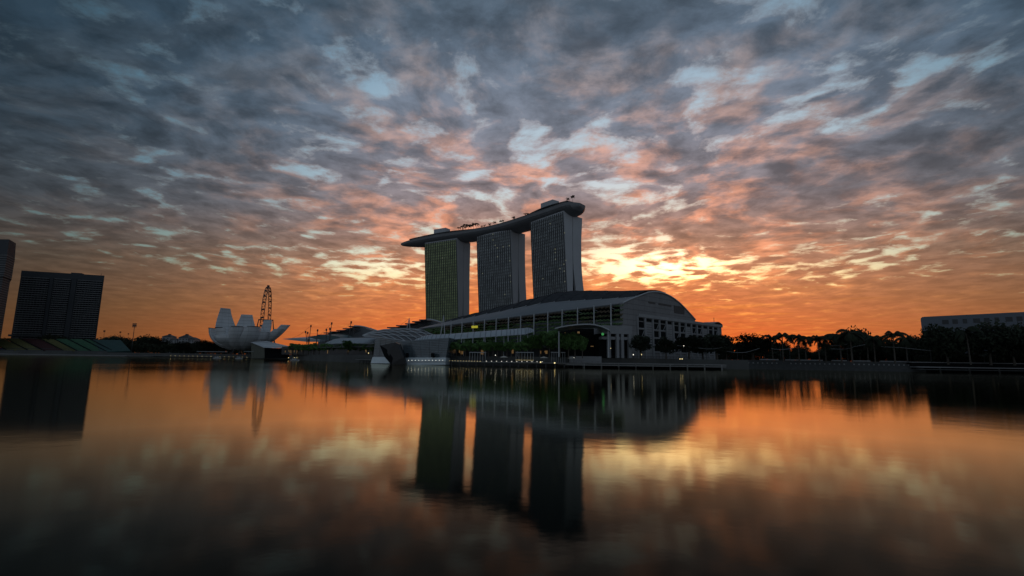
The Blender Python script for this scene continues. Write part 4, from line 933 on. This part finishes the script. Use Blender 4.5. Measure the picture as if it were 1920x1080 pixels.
# stepped stone embankment
em = thing('stone_embankment', 'dark sloping stone embankment with rows of small niches, right of the timber deck', 'embankment', Vector((180, 278, 0)))
ea, eb = Vector((*at(1362, 690, 286).xy, 0)), Vector((*at(1722, 690, 272).xy, 0)); edr = (eb - ea).normalized(); en_ = Vector((edr.y, -edr.x, 0))
for i in range(4):
    o_ = 6 - i * 1.5; z0, z1 = [(-.5, 1.4), (1.4, 2.9), (2.9, 4.1), (4.1, 5.2)][i]
    MB().prism([ea + en_ * o_, eb + en_ * o_, eb + en_ * (-2 - .01 * i), ea + en_ * (-2 - .01 * i)], z0 + .004 * i, z1).build('terrace_step', M['stone'], em)
random.seed(9)
for i in range(40):
    if i in (11, 12, 25): continue
    s = (eb - ea).length * (i + .5) / 40; q_ = ea + edr * s + en_ * 3.02; MB().prism([q_ - edr * .35, q_ + edr * .35, q_ + edr * .35 - en_ * .2, q_ - edr * .35 - en_ * .2], 3.2, 3.85).build('niche', M['concrete'], em)
for x0, x1 in ((1425, 1460), (1473, 1543), (1560, 1588), (1600, 1632), (1650, 1700)):
    a, b_ = at(x0, 676, 276), at(x1, 676, 274); MB().prism([a.xy, b_.xy, (b_.x, b_.y + .5), (a.x, a.y + .5)], 5.2, 5.75).build('bench_wall', M['concrete'], em)
d2_ = thing('viewing_deck', 'long dark viewing deck with two pale edge beams at the right edge', 'deck', Vector((255, 262, 0)))
a, b_ = at(1724, 690, 262), at(2050, 694, 254)
for z0, z1, o_, nm in ((1.2, 1.6, 0, 'lower_beam'), (2.4, 2.9, 1.2, 'edge_beam'), (5.0, 5.4, 7, 'upper_beam')):
    MB().prism([(a.x, a.y + o_), (b_.x, b_.y + o_), (b_.x, b_.y + o_ + 5), (a.x, a.y + o_ + 5)], z0, z1).build(nm, M['concrete'] if z0 > 2 else M['stone'], d2_)
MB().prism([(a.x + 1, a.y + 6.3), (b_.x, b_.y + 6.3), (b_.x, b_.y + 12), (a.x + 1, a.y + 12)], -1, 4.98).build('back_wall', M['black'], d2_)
for i in range(6): x = lerp(a.x + 12, b_.x, i / 5); y = lerp(a.y, b_.y, i / 5) + 1; MB().tube([(x, y, -1), (x, y + .5, 2.4)], .4, 7).build('pile', M['stone'], d2_)
# pale retaining wall and shop terraces
o = MB().prism([at(1068, 675, 250).xy, at(1128, 675, 249).xy, (at(1128, 675, 249).x, 251), (at(1068, 675, 250).x, 252)], 2.3, 5.6).build('terrace_wall', M['concrete']); tag(o, 'low pale wall under the event plaza', 'wall')
for i, (x0, x1) in enumerate(((880, 911), (967, 1001), (1034, 1060))):
    r_ = thing('pergola', ['left pergola frame of white posts on the promenade', 'right pergola frame of white posts, lit yellow below', 'flat-topped kiosk frame beside the plaza wall'][i], 'pergola', Vector((*at((x0 + x1) / 2, 672, 248).xy, 5)), 'white pergola frames on the promenade')
    a, b_ = at(x0, 661, 250), at(x1, 661, 250)
    MB().prism([a.xy, b_.xy, (b_.x, b_.y + 4), (a.x, a.y + 4)], a.z, a.z + .3).build('roof_frame', M['steel'], r_)
    for j in range(7): x = lerp(a.x + .2, b_.x - .2, j / 6); MB().tube([(x, a.y + .3, 2.3), (x, a.y + .3, a.z)], .09, 5).build('post', M['steel'], r_)
    if i == 1: MB().prism([(a.x, a.y + .1), (b_.x, a.y + .1), (b_.x, a.y + .3), (a.x, a.y + .3)], 3.2, 3.3).build('light_strip', M['lamp'], r_)
# railings on the boardwalks
for pts, lab, z in (([(-30, 250.3), (8, 242.3), (40, 243.3), (52, 246.3)], 'thin railing on the boardwalk right of the glass pavilion', 2.2), ([(-196, 460.3), (-154, 398.3), (-104, 326.3), (-62, 284.3)], 'thin railing on the boardwalk left of the glass pavilion', 2.1)):
    mb = MB(); P_ = [Vector((*q, z)) for q in pts]
    mb.tube([p + UP * 1.1 for p in P_], .05, 4); mb.tube([p + UP * .6 for p in P_], .03, 4)
    for a, b_ in zip(P_, P_[1:]):
        n = int((b_ - a).length / 2.5)
        for i in range(n): p = a.lerp(b_, i / n); mb.tube([p, p + UP * 1.1], .04, 4)
    tag(mb.build('railing', M['stone']), lab, 'railing')
for pts, lab in (([(-30, 250.8), (8, 242.8), (40, 243.8)], 'row of short piles under the boardwalk right of the pavilion'), ([(-196, 460.8), (-154, 398.8), (-104, 326.8), (-62, 284.8)], 'row of short piles under the boardwalk left of the pavilion')):
    r_ = thing('pile_row', lab, 'piles', Vector((*pts[1], 0))); P_ = [Vector((*q, 0)) for q in pts]
    for a, b_ in zip(P_, P_[1:]):
        n = int((b_ - a).length / 4.2)
        for i in range(n): p = a.lerp(b_, i / n); MB().tube([p - UP, p + UP * 1.7], .28, 6).build('pile', M['stone'], r_)
# small boats
def boat(px, py, Yd, s_, lab):
    p = at(px, py, Yd); r_ = thing('small_boat', lab, 'boat', Vector((p.x, p.y, 0)), 'small moored boats'); L_ = 6 * s_
    MB().loft([[r_.location + Vector((x, y * wq, z)) for y, z in ((-1.1, .9), (-.7, -.2), (.7, -.2), (1.1, .9))] for x, wq in ((-L_ / 2, .8), (-L_ / 4, 1), (L_ / 4, .9), (L_ / 2, .1))]).build('boat_hull', M['white'], r_)
    MB().prism([(p.x - L_ * .25, p.y - .8), (p.x + L_ * .12, p.y - .8), (p.x + L_ * .12, p.y + .8), (p.x - L_ * .25, p.y + .8)], .95, 2.3).build('cabin', M['white'], r_)
    MB().prism([(p.x - L_ * .2, p.y - .85), (p.x + L_ * .08, p.y - .85), (p.x + L_ * .08, p.y - .82), (p.x - L_ * .2, p.y - .82)], 1.3, 2.0).build('cabin_window', M['black'], r_)
boat(407, 673, 500, 1.3, 'small white boat below the left side of the lotus museum')
boat(448, 673, 500, 1.2, 'small white boat below the middle of the lotus museum')
boat(553, 675, 380, 1.1, 'small white boat moored near the yellow lamps, between museum and pavilion')
# grey jetty posts with rail below the museum
for i, (x0, x1, Yd) in enumerate(((368, 426, 520), (456, 475, 515))):
    a, b_ = at(x0, 668, Yd), at(x1, 668, Yd); r_ = thing('jetty_rail', ['long open frame of posts along the quay below the museum', 'short open frame of posts below the museum entrance'][i], 'railing', Vector(((a.x + b_.x) / 2, a.y, 2)))
    zt_ = at(x0, 659, Yd).z; MB().tube([(a.x, a.y, zt_), (b_.x, b_.y, zt_)], .2, 4).build('top_bar', M['steel'], r_)
    n = max(2, int((b_.x - a.x) / 5))
    for j in range(n + 1): x = lerp(a.x, b_.x, j / n); MB().tube([(x, a.y, 1.5), (x, a.y, zt_)], .14, 4).build('post', M['stone'], r_)
o = along([(-470, 634), (-330, 594), (-262, 552), (-228, 520)], 'quay_walk', M['deck'], 1.2, 1.7, 6); tag(o, 'low quay walk along the far shore below the museum', 'quay')

# ------------------------------------------------------------------ lamps
def lamp_row(items, r, mt, desc, group, cat='lamp', zpost=2.0):
    proto = None; n = len(items)
    for k, (px, py, Yd) in enumerate(items):
        p = at(px, py, Yd); lab = '%s of the %s' % (ordl(k, n), desc)
        if proto is None:
            proto = thing('bollard_lamp', lab, cat, (p.x, p.y, zpost), group); l0 = proto.location
            MB().tube([l0, (p.x, p.y, p.z)], .09, 5).build('post', M['dark'], proto); MB().ball((p.x, p.y, p.z), r, 8, 5).build('lamp_head', mt, proto); h0 = p.z
        else: dup(proto, (p.x, p.y, zpost + (p.z - h0)), label=lab)
lamp_row([(843 + 5.2 * i, 676.3 + .1 * i, 247) for i in range(12)], .13, M['lamp'], 'warm bollard lamps just right of the glass pavilion', 'warm bollard lamps right of the pavilion')
lamp_row([(912 + 9.5 * i, 677.2 + .1 * i, 241) for i in range(12)], .15, M['lamp_white'], 'pale bollard lamps along the boardwalk below the trees', 'pale bollard lamps below the promenade trees')
lamp_row([(766 + 6.4 * i, 675.6, 247.5) for i in range(11)], .16, M['lamp_white'], 'walkway lamps at the foot of the glass pavilion', 'walkway lamps at the pavilion foot')
lamp_row([(620 + 7.0 * i, 672.8, lerp(392, 320, i / 9)) for i in range(10)], .22, M['lamp_white'], 'pale boardwalk lamps left of the glass pavilion', 'pale bollard lamps left of the pavilion')
lamp_row([(x, 670.7, 450) for x in (541, 552, 557, 563, 568, 575, 580, 586, 590)], .32, M['lamp'], 'warm shore lamps between museum and glass pavilion', 'warm lamps between museum and pavilion')
lamp_row([(320 + 8.4 * i, 667.0 + .15 * i, 560) for i in range(19)], .2, M['lamp'], 'tiny warm lamps along the quay below the lotus museum', 'tiny quay lamps below the museum')
for px, py, Yd, r_, mt, lab in [(1013.5, 679, 240, .32, 'lamp', 'bright yellow lamp at the water below the big trees'), (1040, 680.5, 240, .34, 'lamp', 'bright warm lamp left of the pale plaza wall'), (1076, 671, 246, .30, 'lamp_white', 'bright white lamp over the pale plaza wall'), (929, 666, 252, .2, 'lamp_white', 'white lamp between the two pergola frames'),
                                (1187.5, 665, 252, .26, 'lamp_white', 'small white lamp left of the first round tree by the hall'), (1202, 664.8, 252, .42, 'lamp', 'bright greenish-yellow lamp under the first round tree by the hall'), (1275, 673, 248, .26, 'lamp', 'left one of the pair of warm lights on the deck'), (1279, 673, 248, .26, 'lamp', 'right one of the pair of warm lights on the deck'),
                                (1282, 648.5, 256, .2, 'lamp_white', 'small pale lamp where the light ribbon begins, right of the hall trees'), (691, 662, 322, .3, 'lamp', 'warm lamp immediately left of the glass pavilion'), (1865, 664, 262, .16, 'lamp_white', 'faint white lamp under the big tree at the right edge'), (1145, 653, 243, .15, 'lamp', 'faint lamp between the porch columns')]:
    p = at(px, py, Yd); z0 = 5 if p.z > 5.4 else 2; r0 = thing('small_lamp', lab, 'lamp', (p.x, p.y, z0)); MB().tube([(p.x, p.y, z0), p], .08, 5).build('post', M['dark'], r0); MB().ball(p, r_, 8, 5).build('lamp_head', M[mt], r0)
# strings of light ribbon on poles
def ribbon(pts, Yd, lab, poles):
    p0 = at(*pts[0], Yd); r_ = thing('wire_sculpture', lab, 'sculpture', Vector((at(*pts[len(pts) // 2], Yd).x, Yd, 5)), 'curving wire sculptures along the promenade')
    P_ = [at(x, y, Yd + (i % 3) * .3) for i, (x, y) in enumerate(pts)]; Q = []
    for i in range(len(P_) - 1):
        a, b_, c_, d_ = P_[max(i - 1, 0)], P_[i], P_[i + 1], P_[min(i + 2, len(P_) - 1)]
        for q_ in range(6):
            f = q_ / 6; Q.append(.5 * ((2 * b_) + (c_ - a) * f + (2 * a - 5 * b_ + 4 * c_ - d_) * f * f + (3 * b_ - a - 3 * c_ + d_) * f ** 3))
    Q.append(P_[-1]); MB().tube(Q, .11, 5).build('curved_tube', M['concrete'], r_)
    for x, y in poles: t_ = at(x, y, Yd + .3); MB().tube([Vector((t_.x, t_.y, 5)), t_], [.12, .08], 5).build('pole', M['stone'], r_)
ribbon([(1270, 648), (1298, 651), (1325, 654), (1345, 653), (1362, 649)], 258, 'first curving light tube, in front of the trees right of the hall', [(1287, 641), (1324, 647)])
ribbon([(1340, 655), (1360, 658), (1380, 661), (1400, 660), (1424, 653)], 262, 'second curving light tube, beside the dome-shaped tree', [(1341, 650), (1382, 653)])
ribbon([(1446, 653.5), (1456, 655), (1470, 655), (1488, 653)], 264, 'short curving light tube under the first palms', [(1463, 652), (1480, 652)])
ribbon([(1558, 648), (1570, 647.6), (1588, 646)], 266, 'upper short light tube under the middle palms', [(1574, 646)])
ribbon([(1558, 654), (1585, 654.3), (1602, 650), (1622, 646)], 266, 'lower curving light tube under the middle palms', [(1588, 652)])
ribbon([(1652, 650), (1690, 652), (1720, 655), (1745, 657.5), (1775, 658), (1805, 655), (1830, 654), (1842, 648), (1843, 640), (1832, 633.5), (1815, 633), (1793, 641), (1772, 649.5), (1790, 655), (1830, 659), (1875, 658), (1930, 654), (1990, 650)], 264, 'long looping light tube with one big loop at the right', [(1743, 648), (1773, 640), (1843, 652), (1700, 650)])

# ------------------------------------------------------------------ vegetation
def ground_xy(px, Yd): p = at(px, 665, Yd); return p.x, p.y
def plant(proto, lst, group, labf, h0):
    n = len(lst)
    for k, (px, ytop, Yd, ws) in enumerate(lst):
        x, y = ground_xy(px, Yd); zt_ = zpix(x, y, ytop); s_ = (zt_ - 5) / h0; pr0 = proto[k % len(proto)]
        dup(pr0, (x, y, 5), random.uniform(0, 6.28), (s_ * ws, s_ * ws, s_), labf(k, n), group)
def retire(protos):
    for p in protos:
        for c_ in list(p.children): bpy.data.objects.remove(c_)
        bpy.data.objects.remove(p)
random.seed(21)
rt = [make_tree('round_tree', 'x', 12, 5.6, 30 + i, M['leaf_dark'], 40, 75, .45, low=.16) for i in range(2)]
plant(rt, [(1201, 625, 250, 1.05), (1249, 630, 252, 1.05)], 'round trees by the big hall', lambda k, n: ['round dark tree in front of the gable, beside the porch', 'smaller round tree, next one right of the porch tree'][k], 12)
plant(rt, [(1292, 627, 262, 1.3), (1318, 628, 270, 1.3), (1344, 623, 262, 1.35), (1362, 634, 275, 1.0)], 'trees at the right foot of the hall', lambda k, n: '%s of the dark trees at the right foot of the big hall' % ordl(k, n), 12)
plant(rt, [(1392, 637, 290, 1.0), (1412, 622, 285, 1.5), (1433, 633, 290, 1.2)], 'trees right of the hall', lambda k, n: ['small tree left of the dome-shaped tree', 'dome-shaped broad dark tree right of the hall, against the orange sky', 'dark tree tucked against the right side of the dome-shaped tree'][k], 12)
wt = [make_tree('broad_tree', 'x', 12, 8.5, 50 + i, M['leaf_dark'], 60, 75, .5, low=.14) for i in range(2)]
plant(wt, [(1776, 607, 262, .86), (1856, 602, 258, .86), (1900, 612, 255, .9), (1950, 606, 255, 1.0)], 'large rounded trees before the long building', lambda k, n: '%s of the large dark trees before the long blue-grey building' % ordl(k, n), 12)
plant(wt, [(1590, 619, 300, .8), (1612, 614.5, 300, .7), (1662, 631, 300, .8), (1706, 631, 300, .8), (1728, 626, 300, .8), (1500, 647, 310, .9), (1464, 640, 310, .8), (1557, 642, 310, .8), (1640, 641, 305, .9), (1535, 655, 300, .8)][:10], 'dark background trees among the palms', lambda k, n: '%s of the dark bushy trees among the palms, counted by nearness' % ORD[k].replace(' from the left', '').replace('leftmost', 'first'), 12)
retire(rt); 
pal = [make_palm('palm_tree', 'x', 9.0, 5.6, 70 + i, 10) for i in range(4)]
plant(pal, sorted([(1449, 630, 275, 1), (1468, 624, 270, 1.1), (1498, 628, 268, 1.05), (1511, 629, 280, 1), (1536, 631, 268, 1.05), (1548, 630, 276, 1), (1577, 625, 268, 1.15), (1597, 618, 262, 1.1), (1627, 628, 280, .9), (1640, 629, 268, 1), (1677, 623, 262, 1.0), (1700, 630, 272, .9), (1818, 616, 250, .85)]), 'palms in silhouette along the right promenade', lambda k, n: '%s of the palms in silhouette along the right promenade' % ordl(k, n), 10.4)
# hedge masses
def foliage_run(name, lab, pts, z0, z1, wd, nl, ls, mt, seed):
    rnd = random.Random(seed); mb = MB(); P_ = [Vector((*p, 0)) for p in pts]; tot = sum((b_ - a).length for a, b_ in zip(P_, P_[1:]))
    for a, b_ in zip(P_, P_[1:]):
        n = int(nl * (b_ - a).length / tot)
        for _ in range(n):
            t = rnd.random(); q_ = a.lerp(b_, t); hz = z1 * (.86 + .14 * math.sin(q_.x * .35 + q_.y * .2) * math.sin(q_.x * .12 + 2)) + rnd.gauss(0, .35)
            p = q_ + Vector((rnd.uniform(-1, 1), rnd.uniform(0, wd), lerp(z0, hz, rnd.random() ** .75)))
            n1 = Vector((rnd.gauss(0, 1), rnd.gauss(0, 1), rnd.gauss(0, 1))).normalized(); n2 = n1.orthogonal().normalized() * ls * .6 * rnd.uniform(.6, 1.3); n1 = n1 * ls * rnd.uniform(.6, 1.4)
            mb.add([p - n1, p - n2, p + n1, p + n2], [(0, 1, 2, 3)])
    return tag(mb.build(name, mt, origin=(P_[0].x, P_[0].y, z0)), lab, None, None, 'stuff')
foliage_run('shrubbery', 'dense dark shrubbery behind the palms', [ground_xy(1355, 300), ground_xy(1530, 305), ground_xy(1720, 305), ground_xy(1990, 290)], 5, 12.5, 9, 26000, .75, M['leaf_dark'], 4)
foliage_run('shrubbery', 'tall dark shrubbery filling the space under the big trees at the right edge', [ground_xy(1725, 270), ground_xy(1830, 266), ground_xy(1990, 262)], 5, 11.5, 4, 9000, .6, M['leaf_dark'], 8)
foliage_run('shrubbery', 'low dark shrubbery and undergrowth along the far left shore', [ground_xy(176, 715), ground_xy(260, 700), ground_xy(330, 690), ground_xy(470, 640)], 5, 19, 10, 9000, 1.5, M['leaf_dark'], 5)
st = [make_tree('promenade_tree', 'x', 9, 3.3, 90 + i, M['leaf'], 20, 60, .34, low=.25) for i in range(3)]
row1 = [(847 + 8.6 * i, 638 + (i % 3) * 1.5 - i * .15, lerp(262, 252, i / 16) - 1, 1.0) for i in range(17)]
plant(st, row1, 'promenade trees under the long canopy', lambda k, n: '%s of the small green trees under the long barrel canopy' % ordl(k, n), 9)
row2 = [(548 + 10 * i, 641 + (i % 2) * 2, lerp(430, 330, i / 15), 1.15) for i in range(16)]
plant(st, row2, 'promenade trees left of the pavilion', lambda k, n: '%s of the green trees in the row left of the glass pavilion' % ordl(k, n), 9)
plant(st, [(652, 635, 345, 1.2)], None, lambda k, n: 'taller round green tree rising in front of the left barrel canopy', 9)
retire(st)
bt = [make_tree('leafy_tree', 'x', 14, 6.5, 110 + i, M['leaf'], 40, 80, .42, low=.22) for i in range(2)]
plant(bt, [(996, 626, 252, .8), (1012, 619, 254, .8), (1030, 616, 252, .8), (1050, 615, 250, .85), (1066, 622, 247, .8), (1078, 620, 246, .72), (1092, 628, 244, .65)], 'leafy trees in front of the louvred hall front', lambda k, n: '%s of the leafy trees bunched before the event plaza' % ordl(k, n), 14)
retire(bt)
plant(wt, [(97, 626, 700, 1.0), (205, 629, 760, 1.4), (222, 633, 760, 1.2), (275, 629, 800, 1.1), (293, 634, 800, 1.2), (385, 637, 640, 1.1), (372, 641, 640, 1.0), (345, 640, 660, 1.2), (398, 640, 640, 1.0)], 'dark trees on the far left shore', lambda k, n: ['dark tree before the foot of the slab hotel', 'bushy tree just right of the slab hotel', 'second bushy tree right of the slab hotel', 'bushy tree just right of the tall floodlight mast', 'low tree between floodlight mast and pale flats', 'rounded tree against the sky left of the lotus museum', 'low tree left of the rounded tree by the museum', 'low dark tree in front of the pale flats', 'low tree touching the left side of the lotus museum'][k], 12)
retire(wt)
# planting on the roof deck
rp = []
for i, (d, s_) in enumerate([(px_d(x), s) for x, s in ((868, .9), (874, 1.1), (880, 1.2), (886, 1.15), (891, 1.0), (896, 1.2), (901, 1.1), (911, .6), (917, .6), (926, .7), (937, .8), (948, .8), (953, .7), (973, .8), (996, .7), (1001, .6), (1077, .7), (1086, .7), (1092, .8))]):
    p, t_ = sk(d); n_ = Vector((t_.y, -t_.x, 0)); n_ = n_ if n_.y < 0 else -n_; q_ = p + n_ * (11 + (i * 5) % 5)
    rp.append(dup(pal[i % 4], (q_.x, q_.y, ZD + 1.0), i * 1.3, (.85 * s_, .85 * s_, .95 * s_), '%s of the small palms standing on the curved roof deck' % ordl(i, 19), 'palms on the roof deck'))
retire(pal)
# palms and trees done; umbrellas on the promenade
for i, (x, y, Yd) in enumerate([(945, 671.5, 247), (1020, 672.5, 246), (1072, 672.5, 244)]):
    p = at(x, y, Yd); r_ = thing('parasol', ['pale parasol on the boardwalk left of the bright yellow lamp', 'pale parasol beside the bright yellow lamp', 'pale parasol in front of the plaza wall'][i], 'parasol', Vector((p.x, p.y, 2.2)), 'parasols on the boardwalk')
    MB().tube([(p.x, p.y, 2.2), (p.x, p.y, 5.0)], .06, 5).build('pole', M['steel'], r_)
    MB().loft([[Vector((p.x + rr * math.cos(k * .785), p.y + rr * math.sin(k * .785), z)) for k in range(8)] for rr, z in ((2.0, 4.4), (1.95, 4.5), (.1, 5.2))]).build('cloth', M['umber'], r_)
